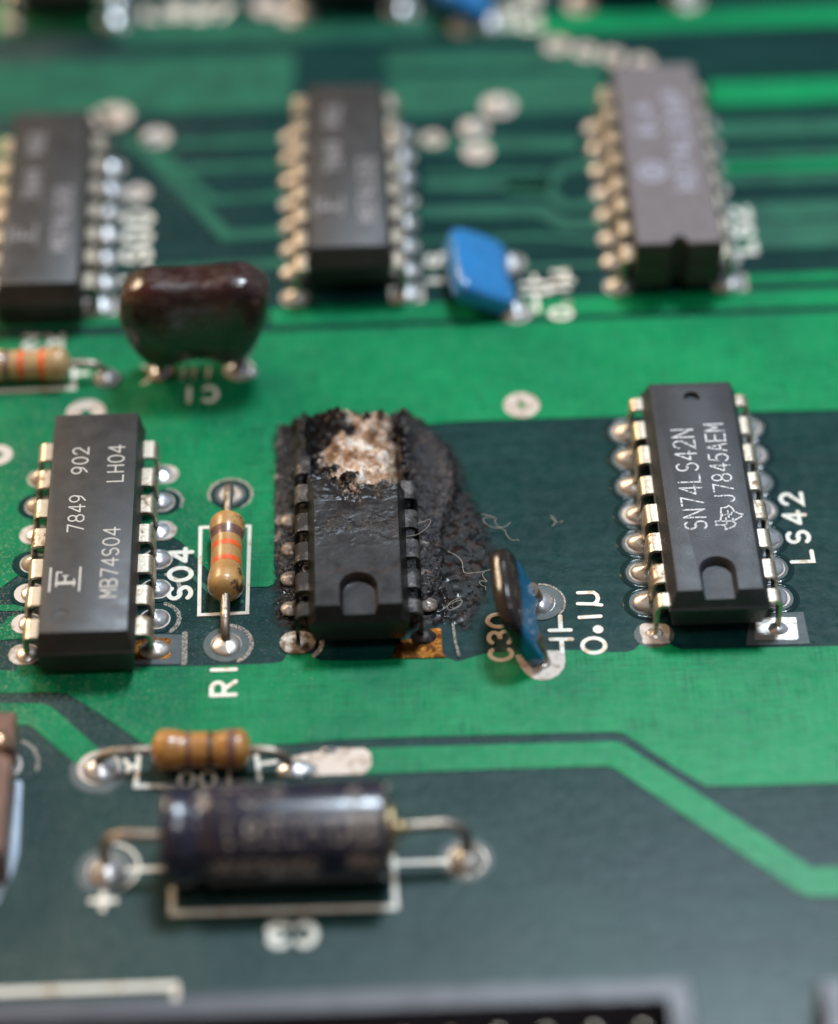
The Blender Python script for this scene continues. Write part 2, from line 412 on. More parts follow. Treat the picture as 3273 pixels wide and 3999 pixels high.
# ------------------------------------------------------------------ stroke lettering
def arc(cx, cy, rx, ry, a0, a1, n=10):
    return [(cx+rx*math.cos(R(a0+(a1-a0)*i/n)), cy+ry*math.sin(R(a0+(a1-a0)*i/n))) for i in range(n+1)]
GL = {
 '0': [arc(.3, .5, .3, .5, 90, 450, 20)], 'O': [arc(.3, .5, .32, .5, 90, 450, 20)],
 '1': [[(.3, 0), (.3, 1)]], 'I': [[(.3, 0), (.3, 1)]],
 '2': [arc(.3, .7, .28, .3, 170, -20, 9)+[(.02, 0), (.6, 0)]],
 '3': [arc(.28, .74, .27, .26, 150, -90, 9), arc(.28, .25, .31, .27, 85, -150, 9)],
 '4': [[(.46, 0), (.46, 1)], [(.44, .98), (.0, .3)], [(.0, .3), (.64, .3)]],
 '5': [[(.55, 1), (.1, 1), (.05, .55)]+arc(.27, .32, .31, .31, 120, -150, 10)],
 '6': [arc(.3, .3, .29, .3, 0, 360, 16), [(.02, .34), (.12, .75), (.45, 1)]],
 '7': [[(.0, 1), (.6, 1)], [(.6, 1), (.2, 0)]],
 '8': [arc(.3, .74, .25, .26, -90, 270, 14), arc(.3, .25, .3, .25, 90, 450, 16)],
 '9': [arc(.3, .7, .28, .3, 0, 360, 16), [(.58, .66), (.5, .25), (.15, 0)]],
 'A': [[(0, 0), (.3, 1)], [(.3, 1), (.6, 0)], [(.12, .33), (.48, .33)]],
 'B': [[(.0, 0), (0, 1)], [(.02, 1)]+arc(.32, .76, .24, .24, 90, -90, 8)+[(.02, .52)], [(.3, .5)]+arc(.32, .25, .28, .25, 90, -90, 8)+[(.02, 0)]],
 'C': [arc(.33, .5, .31, .5, 50, 310, 16)],
 'D': [[(0, 0), (0, 1)], [(.02, 1)]+arc(.25, .5, .35, .5, 90, -90, 10)+[(.03, 0)]],
 'E': [[(.58, 1), (0, 1), (0, 0), (.58, 0)], [(.0, .52), (.5, .52)]],
 'F': [[(.58, 1), (0, 1), (0, 0)], [(.0, .52), (.5, .52)]],
 'G': [arc(.33, .5, .31, .5, 50, 330, 16)+[(.62, .45), (.35, .45)]],
 'H': [[(0, 0), (0, 1)], [(.58, 0), (.58, 1)], [(.0, .5), (.58, .5)]],
 'J': [[(.5, 1), (.5, .28)]+arc(.26, .26, .24, .26, 0, -170, 8)],
 'K': [[(0, 0), (0, 1)], [(.58, 1), (.02, .42)], [(.18, .58), (.6, 0)]],
 'L': [[(.03, 1), (.03, 0), (.58, 0)]],
 'M': [[(0, 0), (0, 1)], [(0, 1), (.3, .35)], [(.3, .35), (.6, 1)], [(.6, 1), (.6, 0)]],
 'N': [[(0, 0), (0, 1)], [(0, 1), (.58, 0)], [(.58, 0), (.58, 1)]],
 'P': [[(0, 0), (0, 1)], [(.02, 1)]+arc(.32, .74, .26, .26, 90, -90, 8)+[(.02, .48)]],
 'R': [[(0, 0), (0, 1)], [(.02, 1)]+arc(.32, .74, .26, .26, 90, -90, 8)+[(.02, .48)], [(.28, .46), (.6, 0)]],
 'S': [arc(.3, .74, .27, .26, 30, 265, 10)+arc(.3, .26, .29, .26, 85, -150, 10)],
 'T': [[(0, 1), (.6, 1)], [(.3, 0), (.3, .98)]],
 'V': [[(0, 1), (.3, 0)], [(.3, 0), (.6, 1)]],
 'W': [[(0, 1), (.15, 0)], [(.15, 0), (.3, .7)], [(.3, .7), (.45, 0)], [(.45, 0), (.6, 1)]],
 'U': [[(0, 1), (0, .28)]+arc(.3, .28, .3, .28, 180, 360, 8)+[(.6, 1)]],
 'u': [[(.0, -.25), (.0, .68)], [(.02, .25)]+arc(.27, .25, .25, .25, 200, 340, 7)+[(.55, .68)], [(.55, .3), (.62, .0)]],
 '.': [arc(.2, .1, .06, .06, 0, 340, 10)],
 '(': [arc(.5, .5, .35, .65, 130, 230, 8)], ')': [arc(.1, .5, .35, .65, 50, -50, 8)],
 '-': [[(.05, .5), (.55, .5)]], '+': [[(.3, .1), (.3, .9)], [(-.1, .5), (.7, .5)]],
 ' ': []}
def ribbon(mb, pts, wd, z1, z0, closed=False):
    P = [Vector((p[0], p[1], 0)) for p in pts]
    Q_ = [P[0]]
    for p in P[1:]:
        if (p-Q_[-1]).length > 1e-4: Q_.append(p)
    P = Q_; n = len(P); hw = wd/2
    if n < 2: return
    if (P[0]-P[-1]).length < 1e-3: closed = True; P = P[:-1]; n -= 1
    L = []; Rr = []
    for i in range(n):
        a = P[(i-1) % n] if (closed or i > 0) else None
        b = P[(i+1) % n] if (closed or i < n-1) else None
        d1 = (P[i]-a).normalized() if a is not None else None
        d2 = (b-P[i]).normalized() if b is not None else None
        if d1 is None: d1 = d2
        if d2 is None: d2 = d1
        t = d1+d2
        if t.length < .05: t = d1
        t.normalize(); nn = Vector((-t.y, t.x, 0)); k = 1/max(.45, abs(nn.dot(Vector((-d1.y, d1.x, 0)))))
        L.append(P[i]+nn*hw*k); Rr.append(P[i]-nn*hw*k)
    if closed:
        vs = [(p.x, p.y, z1) for p in L]+[(p.x, p.y, z1) for p in Rr]+[(p.x, p.y, z0) for p in L]+[(p.x, p.y, z0) for p in Rr]
        fs = []
        for i in range(n):
            j = (i+1) % n
            fs += [(n+i, n+j, j, i), (i, j, 2*n+j, 2*n+i), (n+j, n+i, 3*n+i, 3*n+j)]
        mb.add(vs, fs)
    else:
        d1 = (P[0]-P[1]).normalized(); d2 = (P[-1]-P[-2]).normalized()
        def cap(c, d):
            base = math.atan2(d.y, d.x)
            return [c+Vector((math.cos(base+R(a)), math.sin(base+R(a)), 0))*hw for a in (60, 30, 0, -30, -60)]
        c2 = cap(P[-1], d2); c1 = cap(P[0], d1)
        lp = L + c2 + Rr[::-1] + c1
        # top as quads along the ribbon plus caps
        b = len(mb.v); N = len(lp)
        mb.add([(p.x, p.y, z1) for p in lp]+[(p.x, p.y, z0) for p in lp], [(i, N+i, N+(i+1) % N, (i+1) % N) for i in range(N)])
        fs = []
        def ri(i): return n+5+(n-1-i)
        for i in range(n-1): fs.append((ri(i), ri(i+1), i+1, i))
        fs.append(tuple([n-1]+[ri(n-1)]+[n+4-k for k in range(5)]))
        fs.append(tuple([ri(0), 0]+[2*n+9-k for k in range(5)]))
        for f in fs: mb.f.append([b+k for k in f]); mb.mi.append(mb.m)
def nb(l): l.append(MB()); return l[-1]
def text(mb, s_, x, y, ang, h, adv, wd, z1, z0, wfac=1.0):
    """each stroke sits a hair above the one before so no two faces coincide"""
    ca, sa = math.cos(R(ang)), math.sin(R(ang)); k = 0
    for i, ch in enumerate(s_):
        for st in GL[ch]:
            pts = []
            for (px, py) in st:
                a = i*adv+px*h*wfac; b = py*h
                pts.append((x+a*ca-b*sa, y+a*sa+b*ca))
            ribbon(mb, pts, wd, z1+.0015*(k % 3), z0); k += 1
    return mb

# ------------------------------------------------------------------ the circuit board
board = empty('circuit_board', label='green printed circuit board with bright copper areas, dark gaps, solder pads and white legends', cat='circuit board')
BX0, BX1, BY0, BY1 = -52, 56, -70, 96
mb = MB(); mb.box(BX0, BX1, BY0, BY1, -1.6, 0)
link('laminate', mb.mesh('laminate', LAM), board, label='dark green laminate showing between the copper areas')

CT = .05
def copper(name, loops, label=None, z=CT):
    mb = MB(); mb.plate(loops, z)
    return link(name, mb.mesh(name, CUP), board, **({'label': label} if label else {}))
Zp = lambda pts: [G(*p) for p in pts]

# upper pour, with round clearances punched round some holes
PIN1 = -11.1
c1x = (-24.46, -16.84); c1y = [PIN1+2.54*i for i in range(7)]
holes = [circ(-12.2, 2.1, 1.35), circ(c1x[0]-.4, c1y[5], 1.05), circ(c1x[0]-.45, c1y[3], 1.1), circ(c1x[1]+.35, c1y[5], 1.15),
         circ(-20.7, 13.55, 1.05)]
upper = Zp([(-420, 712), (300, 694), (585, 688), (830, 678), (1000, 671), (1114, 668), (1293, 660), (1736, 647), (2250, 640),
            (2250, 845), (1736, 850), (1530, 854), (1300, 863), (1120, 868), (960, 873), (880, 880), (760, 884), (584, 889), (574, 900), (570, 1000),
            (567, 1170), (572, 1200), (566, 1211), (556, 1216), (524, 1217), (500, 1212), (433, 1185), (400, 1150), (378, 1126), (350, 1108), (330, 1104),
            (300, 1130), (100, 1165), (60, 1178), (38, 1192), (0, 1220), (-420, 1290)])
copper('copper_pour', [upper, *holes], 'wide bright green copper area behind the burnt chip')
lower = Zp([(-420, 1396), (0, 1389), (34, 1391), (38, 1379), (84, 1379), (92, 1392), (275, 1383), (403, 1381), (480, 1379), (566, 1375), (585, 1371),
            (592, 1363), (594, 1355), (647, 1355), (652, 1362), (662, 1369), (720, 1370), (805, 1368), (821, 1364), (925, 1364), (950, 1371), (983, 1361), (1000, 1356),
            (1020, 1353), (1149, 1348), (1245, 1348), (1265, 1352), (1298, 1352), (1314, 1347), (1326, 1335), (1386, 1333), (1394, 1340), (1412, 1346), (1560, 1343), (1736, 1339), (2250, 1335),
            (2250, 1618), (1736, 1623), (1500, 1629), (1462, 1629), (1400, 1592), (1330, 1545), (1303, 1527), (1290, 1519), (1270, 1517), (1100, 1521), (849, 1527), (700, 1533), (560, 1545), (420, 1550), (305, 1546),
            (299, 1542), (226, 1492), (154, 1446), (138, 1438), (117, 1434), (0, 1437), (-420, 1440)])
copper('copper_pour', [lower], 'wide bright green copper area in front of the chips')
copper('copper_trace', [Zp([(-420, 1460), (0, 1457), (85, 1458), (104, 1464), (120, 1476), (201, 1549), (215, 1566), (190, 1594), (158, 1583), (68, 1508), (56, 1502), (43, 1503), (-420, 1508)])], 'green trace bending down to the solder joint at the left')
copper('copper_trace', [Zp([(690, 1556), (765, 1551), (849, 1548), (1257, 1537), (1275, 1537), (1290, 1541), (1682, 1798), (1736, 1797), (2250, 1792), (2250, 1853), (1736, 1857), (1690, 1858), (1672, 1857), (1646, 1843), (1273, 1592), (1252, 1587), (849, 1600), (765, 1604), (690, 1606)])], 'green trace running right and bending diagonally down')
copper('copper_trace', [Zp([(-420, 1258), (60, 1253), (70, 1262), (60, 1266), (-420, 1270)])])
copper('copper_trace', [Zp([(-420, 1305), (0, 1297), (20, 1278), (48, 1272), (70, 1300), (44, 1324), (0, 1327), (-420, 1337)])])
# thin trace crossing under the standing resistor
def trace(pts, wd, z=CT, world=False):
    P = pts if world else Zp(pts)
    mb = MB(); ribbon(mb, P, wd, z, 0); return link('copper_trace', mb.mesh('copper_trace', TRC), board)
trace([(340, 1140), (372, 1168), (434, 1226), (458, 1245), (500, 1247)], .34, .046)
# background bands and traces
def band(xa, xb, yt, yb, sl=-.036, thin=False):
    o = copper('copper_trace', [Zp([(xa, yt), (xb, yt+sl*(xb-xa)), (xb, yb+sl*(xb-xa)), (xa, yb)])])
    if thin: o.data.materials[0] = TRC  # these bands take the track green, dimmed in colour for the back
band(560, 2250, 640, 676)
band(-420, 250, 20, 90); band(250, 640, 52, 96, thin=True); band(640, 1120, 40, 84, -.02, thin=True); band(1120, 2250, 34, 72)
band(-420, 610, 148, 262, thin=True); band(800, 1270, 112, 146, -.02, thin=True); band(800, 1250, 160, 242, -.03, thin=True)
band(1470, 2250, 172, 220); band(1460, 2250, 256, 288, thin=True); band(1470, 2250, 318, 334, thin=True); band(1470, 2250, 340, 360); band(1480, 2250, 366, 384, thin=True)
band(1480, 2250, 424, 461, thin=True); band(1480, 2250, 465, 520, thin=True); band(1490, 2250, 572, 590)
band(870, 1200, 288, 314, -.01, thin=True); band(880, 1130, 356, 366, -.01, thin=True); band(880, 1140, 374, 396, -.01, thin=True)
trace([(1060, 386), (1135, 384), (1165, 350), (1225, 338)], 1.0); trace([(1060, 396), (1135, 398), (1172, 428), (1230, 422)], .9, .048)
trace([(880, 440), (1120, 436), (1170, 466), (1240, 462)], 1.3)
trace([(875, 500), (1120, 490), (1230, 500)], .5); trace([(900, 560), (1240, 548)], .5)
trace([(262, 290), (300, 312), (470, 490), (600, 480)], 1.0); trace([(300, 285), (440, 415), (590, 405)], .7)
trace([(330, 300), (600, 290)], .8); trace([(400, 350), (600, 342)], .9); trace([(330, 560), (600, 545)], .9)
band(-420, 250, 668, 700); band(-420, 20, 300, 420)

# ---- pads, clearances and solder
def plate_part(name, loops, z, mat, label=None, z0=0.0):
    mb = MB(); mb.plate(loops, z, z0)
    return link(name, mb.mesh(name, mat), board, **({'label': label} if label else {}))
def stadium(x, y, rx, ry, n=10):
    d = max(0, rx-ry)
    return [(x+d+ry*math.cos(R(a)), y+ry*math.sin(R(a))) for a in [-90+180*i/n for i in range(n+1)]] + \
           [(x-d+ry*math.cos(R(a)), y+ry*math.sin(R(a))) for a in [90+180*i/n for i in range(n+1)]]
def fillet_mesh(name, rx, ry, h, mat, k=1.0, seed=0, off=0):
    """solder: low dome that climbs to the lead"""
    mb = MB(); n = 26; rings = []
    for t in [1, .97, .9, .8, .68, .55, .42, .3, .2, .12]:
        z = h*((1-t**2)**.5*.75+(1-t)**2*.35)*k
        ring = []
        for j in range(n):
            a = 2*math.pi*j/n
            w_ = 1+.05*mnoise.noise(Vector((math.cos(a)*1.5+seed, math.sin(a)*1.5, seed)))
            ring.append((off*(1-t)+rx*t*w_*math.cos(a), ry*t*w_*math.sin(a), z+.03*mnoise.noise(Vector((math.cos(a)*t*3, math.sin(a)*t*3, seed+4)))*(1 if t < 1 else 0)))
        rings.append(ring)
    mb.loft(rings, False, True)
    return recalc(mb.mesh(name, mat, 180))
FIL = [fillet_mesh('solder_fillet', .92, .80, .62, M['solder'], seed=i, off=-.12) for i in range(3)]
FILB = [fillet_mesh('solder_fillet', .92, .80, .62, M['solder_bright'], seed=i+5, off=-.12) for i in range(3)]
DOME = fillet_mesh('solder_dome', 1.0, 1.0, .65, M['solder_bright'], seed=3)
def mk_pad(rx, ry, z, mat, nm):
    mb = MB(); mb.plate([stadium(0, 0, rx, ry)], z); return mb.mesh(nm, mat)
PADM = mk_pad(1.0, .84, .070, M['pad'], 'pin_pad'); CLRM = mk_pad(1.3, 1.14, .058, M['clear'], 'pin_pad_clearance')
def mk_lip(rx, ry):
    mb = MB(); P = stadium(0, 0, rx, ry); P = P[:-1] if (Vector(P[0])-Vector(P[-1])).length < 1e-4 else P
    rings = [[(x*(1+k*.001)+0, y, z) for x, y in [(px*(1+o/ rx), py*(1+o/ry)) for px, py in P]] for k, (o, z) in enumerate([(-.10, .055), (-.05, .085), (0, .098), (.09, .085), (.20, .05), (.30, .012)])]
    mb.loft(rings, False, False); return mb.mesh('mask_lip', M['lip'], 180)
q_ = Mat('mask_lip_gloss', .14); q_.col((.006, .026, .026)); q_.bump(q_.noise(3, 3), .3, .05); M['lip'] = q_.m
LIP = mk_lip(1.3, 1.14)
DRK = mk_pad(1.32, 1.12, .056, LAM, 'dark_clearance')
def arc_dust(x, y, r, a0, a1, wd=.28):
    mb = MB(); ribbon(mb, [(x+r*math.cos(R(a0+(a1-a0)*i/10)), y+r*math.sin(R(a0+(a1-a0)*i/10))) for i in range(11)], wd, .064, .05)
    link('dust_rim', mb.mesh('dust_rim', M['dust_line']), board)
def pin_joint(x, y, side, bright=False, pad='ring', i=0):
    ox = x+side*.14
    if pad == 'ring': link('pad_clearance', CLRM, board, (ox, y, 0))
    if pad in ('ring', 'bare'): link('solder_pad', PADM, board, (ox, y, 0))
    k = .9+.2*((i*7+side*3) % 5)/4
    link('solder_joint', (FILB if bright else FIL)[i % 3], board, (ox+.03*side*((i*3) % 4-1.5), y, .068), (0, 0, R(8*((i*5) % 3-1))), scale=(side*k, .92+.1*((i*3) % 4)/3, k))
    if pad == 'ring': link('mask_lip', LIP, board, (ox, y, .0))
def ring_pad(x, y, r=1.0, hole=.35, clear=0, solder=None, h=1.0, label=None, matp='pad'):
    if clear: plate_part('pad_clearance', [circ(x, y, clear)], .058, M['clear'])
    if hole:
        plate_part('solder_pad', [circ(x, y, r), circ(x, y, hole)], .072, M[matp], label)
        plate_part('plated_hole', [circ(x, y, hole+.01, 18)], .03, M['hole'])
    else: plate_part('solder_pad', [circ(x, y, r)], .072, M[matp], label)
    if solder: link('solder_joint', DOME, board, (x, y, .07), scale=(solder, solder, h))

# ------------------------------------------------------------------ dual in-line chips
def body_rings(L, spec, cy):
    out = []
    for hx, ey, z in spec:
        out.append([(-hx, cy-L/2+ey, z), (hx, cy-L/2+ey, z), (hx, cy+L/2-ey, z), (-hx, cy+L/2-ey, z)])
    return out
def apply_mods(o):
    dg = bpy.context.evaluated_depsgraph_get(); dg.update()
    me = bpy.data.meshes.new_from_object(o.evaluated_get(dg)); o.modifiers.clear(); o.data = me; return me
def make_body(name, L, spec, cy, mat, bev, cutters=(), smooth=35):
    mb = MB(); mb.loft(body_rings(L, spec, cy)); me = recalc(mb.mesh(name, mat))
    o = bpy.data.objects.new(name, me); COL.objects.link(o)
    bm = o.modifiers.new('b', 'BEVEL'); bm.width = bev; bm.segments = 2; bm.limit_method = 'ANGLE'; bm.angle_limit = R(18)
    apply_mods(o)
    for cm in cutters:
        c = bpy.data.objects.new('cutter', cm); COL.objects.link(c)
        b = o.modifiers.new('c', 'BOOLEAN'); b.object = c; b.operation = 'DIFFERENCE'; b.solver = 'EXACT'
        apply_mods(o); bpy.data.objects.remove(c)
    me = o.data; me.materials.clear(); me.materials.append(mat)
    me.polygons.foreach_set('use_smooth', [True]*len(me.polygons)); me.set_sharp_from_angle(angle=R(smooth))
    bpy.data.objects.remove(o); return me
def notch_cutter(y0, y1, hw, ztop, depth, slope=0.0):
    """U-shaped pocket open towards the front end, with drafted walls"""
    mb = MB(); rings = []
    for k, (dw, z) in enumerate([(0, ztop-depth), (.16, ztop-.12), (.24, ztop-.02), (.24, ztop+.6)]):
        r = hw-.14+dw; pts = [(-r, y0-1.5), (r, y0-1.5)]
        cyc = y1-hw
        pts += [(r*math.cos(R(a)), cyc+r*math.sin(R(a))) for a in range(0, 181, 12)]
        rings.append([(p[0], p[1], z) for p in pts])
    mb.loft(rings); return recalc(mb.mesh('cut', M['chip_grain']))
def dimple_cutter(x, y, r, ztop, depth):
    mb = MB(); mb.lathe([(r*.8, ztop-depth), (r, ztop-.04), (r+.06, ztop+.3)], 28, c=(x, y, 0), cap0=True); return recalc(mb.mesh('cut', M['chip_grain']))

def pin_mesh(zp, zt, name, wide=.76, y0=None, y1=None, mat=None, x_in=2.9, z_nar=1.25):
    """flat lead: out of the body, bent down, narrowing into the board. local x outwards"""
    y0 = -wide if y0 is None else y0; y1 = wide if y1 is None else y1
    t = .26
    P = [(x_in, zp), (3.42, zp)]
    P += [(3.42+.36*math.sin(R(a)), zp-.36+.36*math.cos(R(a))) for a in (15, 30, 45, 60, 75, 90)]
    P += [(3.80, z_nar+.28), (3.81, z_nar), (3.81, z_nar-.25), (3.81, -.4)]
    W = [1]*(len(P)-3)+[1, .36, .36]
    P2 = P; nrm = []
    for i in range(len(P2)):
        a = Vector(P2[max(0, i-1)]); b = Vector(P2[min(len(P2)-1, i+1)]); d = (b-a).normalized(); nrm.append(Vector((d.y, -d.x))*-1)
    rings = []
    for (x, z), nn, w_ in zip(P2, nrm, W):
        ya, yb = (y0*w_, y1*w_) if w_ == 1 else (-.26, .26)
        ox, oz = x+nn.x*t/2*-1, z+nn.y*t/2*-1; ix, iz = x+nn.x*t/2, z+nn.y*t/2
        e = .03
        rings.append([(ox, ya+e, oz), (ox, yb-e, oz), ((ox*.8+ix*.2), yb, oz*.8+iz*.2), (ix, yb, iz), (ix, ya, iz), (ox*.8+ix*.2, ya, oz*.8+iz*.2)])
    mb = MB(); mb.loft(rings); return recalc(mb.mesh(name, mat or M['tin'], 40))

def chip(name, cx, pin1, n, style, label, group=None, print_fn=None, length=None, dz=0, pads='ring', skip=()):
    root = empty(name, (cx, 0, dz), label=label, cat='microchip', group=group)
    mid = pin1+2.54*(n-1)/2
    if style == 'ti':
        L, zt, zp = 19.3, 4.1, 2.75
        spec = [(2.75, .5, .95), (3.05, .12, 2.62), (3.13, .02, 2.66), (3.13, .02, 2.84), (3.05, .10, 2.88), (2.62, .50, zt)]
        me = make_body('chip_body', L, spec, mid, M['chip_grain'], .07, [notch_cutter(mid-L/2, mid-L/2+3.2, 1.03, zt, .62), dimple_cutter(0, mid+L/2-1.85, .52, zt, .35)])
    elif style == 'fj':
        L, zt, zp = length, 4.1, 2.35
        spec = [(2.80, .35, .5), (2.95, .10, 2.22), (3.02, .02, 2.26), (3.02, .02, 2.42), (2.95, .10, 2.46), (2.68, .32, zt)]
        me = make_body('chip_body', L, spec, mid-.1, M['chip_brush'], .06, [dimple_cutter(-1.35, pin1-.55, .5, zt, .05)])
    elif style == 'far':
        L, zt, zp = length, 4.6, 3.0
        spec = [(2.75, .4, 1.3), (3.0, .08, 2.9), (3.06, .02, 2.95), (3.06, .02, 3.1), (3.0, .08, 3.15), (2.6, .45, zt)]
        me = make_body('chip_body', L, spec, mid, M['chip_brush'], .07, [])
    else:
        L, zt, zp = length, 4.9, 3.1
        mb = MB(); hx, e = 2.98, .12
        fr = mid-L/2
        def ring(ex, z, notch):
            pts = [(-hx+ex, fr+ex)]
            if notch: pts += [(-.6, fr+ex)]+[(-.6*math.cos(R(a)), fr+ex+.75*math.sin(R(a))) for a in range(15, 180, 15)]+[(.6, fr+ex)]
            pts += [(hx-ex, fr+ex), (hx-ex, mid+L/2-ex), (-hx+ex, mid+L/2-ex)]
            return [(p[0], p[1], z) for p in pts]
        rs = [ring(.2, .9, True), ring(.0, 1.1, True), ring(0, 2.95, True), ring(.14, 3.0, True), ring(.14, 3.2, True), ring(0, 3.25, True), ring(0, zt-.12, True), ring(.12, zt, True)]
        mb.m = 1; mb.loft(rs[:-1], True, False); mb.m = 0; mb.loft(rs[-2:], False, True)
        me = recalc(mb.mesh('chip_body', [M['chip_ceramic'], M['ceramic_side']], 30))
    link('chip_body', me, root)
    pm = pin_mesh(zp, zt, 'chip_pin', z_nar=1.15-dz)
    pe0 = pin_mesh(zp, zt, 'chip_pin_end', y0=-.28, y1=.76, z_nar=1.15-dz) if style == 'ti' else pm
    pe1 = pin_mesh(zp, zt, 'chip_pin_end', y0=-.76, y1=.28, z_nar=1.15-dz) if style == 'ti' else pm
    for i in range(n):
        for sd in (1, -1):
            if (i, sd) in skip: continue
            q = pe0 if i == 0 else pe1 if i == n-1 else pm
            link('chip_pin', q, root, (random.uniform(-.03, .03), pin1+2.54*i+random.uniform(-.05, .05), random.uniform(-.03, .03)), (0, R(random.uniform(-.8, .8)), R(random.uniform(-1.2, 1.2))), scale=(sd, 1, 1))
    if print_fn:
        ms = []; mt = print_fn(ms, zt+.004, zt-.02)
        for mb in ms: link('printed_marking', mb.mesh('printed_marking', mt), root)
    return root

random.seed(5)
# three chips of the near row -------------------------------------------------
def print_ls42(mb, z1, z0):
    c = 17.98
    text(nb(mb), 'SN74LS42N', 17.72-c, -6.25, 90, 1.36, 1.02, .125, z1, z0, .86)
    text(nb(mb), 'J7845AEM', 19.72-c, -3.95, 90, 1.22, .905, .12, z1, z0, .86)
    # state-shaped outline with the maker's lettering, read from the right edge
    tx = [(0, 1.05), (.34, 1.05), (.34, 1.62), (.62, 1.62), (.66, 1.30), (.95, 1.22), (1.35, 1.18), (1.62, 1.12), (1.66, .78), (1.78, .62), (1.62, .42), (1.36, .32),
          (1.16, .02), (1.10, -.22), (.92, -.10), (.76, .22), (.58, .46), (.42, .34), (.24, .44), (.10, .78), (0, 1.05)]
    ox, oy = 19.85-c, -6.35
    tb = nb(mb)
    ribbon(tb, [(ox-(y*.95), oy+x*1.15) for x, y in tx], .11, z1, z0)
    for st in ([(.62, 1.18), (.62, .55), (.80, .45)], [(.42, .92), (.86, .92)], [(1.10, .95), (1.10, .55), (1.28, .45)], [(1.02, 1.12), (1.16, 1.12)], [(.9, .72), (1.4, .72)]):
        ribbon(tb, [(ox-(y*.95), oy+x*1.15) for x, y in st], .10, z1+.002, z0)
    return M['ink_ti']
chip('logic_chip', 17.98, PIN1, 8, 'ti', 'long black grained chip printed SN74LS42N with U notch and round dimple, at the right', print_fn=print_ls42)

def fj_logo(mb, z1, z0, x=-1.2, y=-9.65):
    mb = nb(mb)
    ribbon(mb, [(x-1.0, y), (x-1.0, y+1.95)], .13, z1, z0); ribbon(mb, [(x+.82, y), (x+.82, y+1.95)], .13, z1, z0)
    x += .48; y += .42
    ribbon(mb, [(x, y+.25), (x-1.05, y+.25)], .24, z1, z0)
    ribbon(mb, [(x, y), (x, y+.55)], .10, z1+.001, z0); ribbon(mb, [(x-1.08, y), (x-1.08, y+1.15), (x-.80, y+1.15)], .12, z1+.002, z0)
    ribbon(mb, [(x-.55, y+.25), (x-.55, y+.85)], .13, z1+.003, z0); ribbon(mb, [(x-.38, y+.86), (x-.72, y+.86)], .09, z1+.004, z0)
def print_s04(mb, z1, z0):
    text(nb(mb), 'MB74S04', 1.90, -10.25, 90, 1.0, .865, .105, z1, z0)
    text(nb(mb), 'LH04', 1.92, -.4, 90, 1.0, .88, .105, z1, z0)
    text(nb(mb), '7849', -.38, -4.65, 90, .98, .85, .105, z1, z0)
    text(nb(mb), '902', -.38, .42, 90, .98, .88, .105, z1, z0)
    fj_logo(mb, z1, z0); return M['ink_fj']
chip('logic_chip', -20.65, PIN1, 7, 'fj', 'smooth brown-black chip printed MB74S04 7849 902 beside the brown banded resistor', length=19.5, print_fn=print_s04)

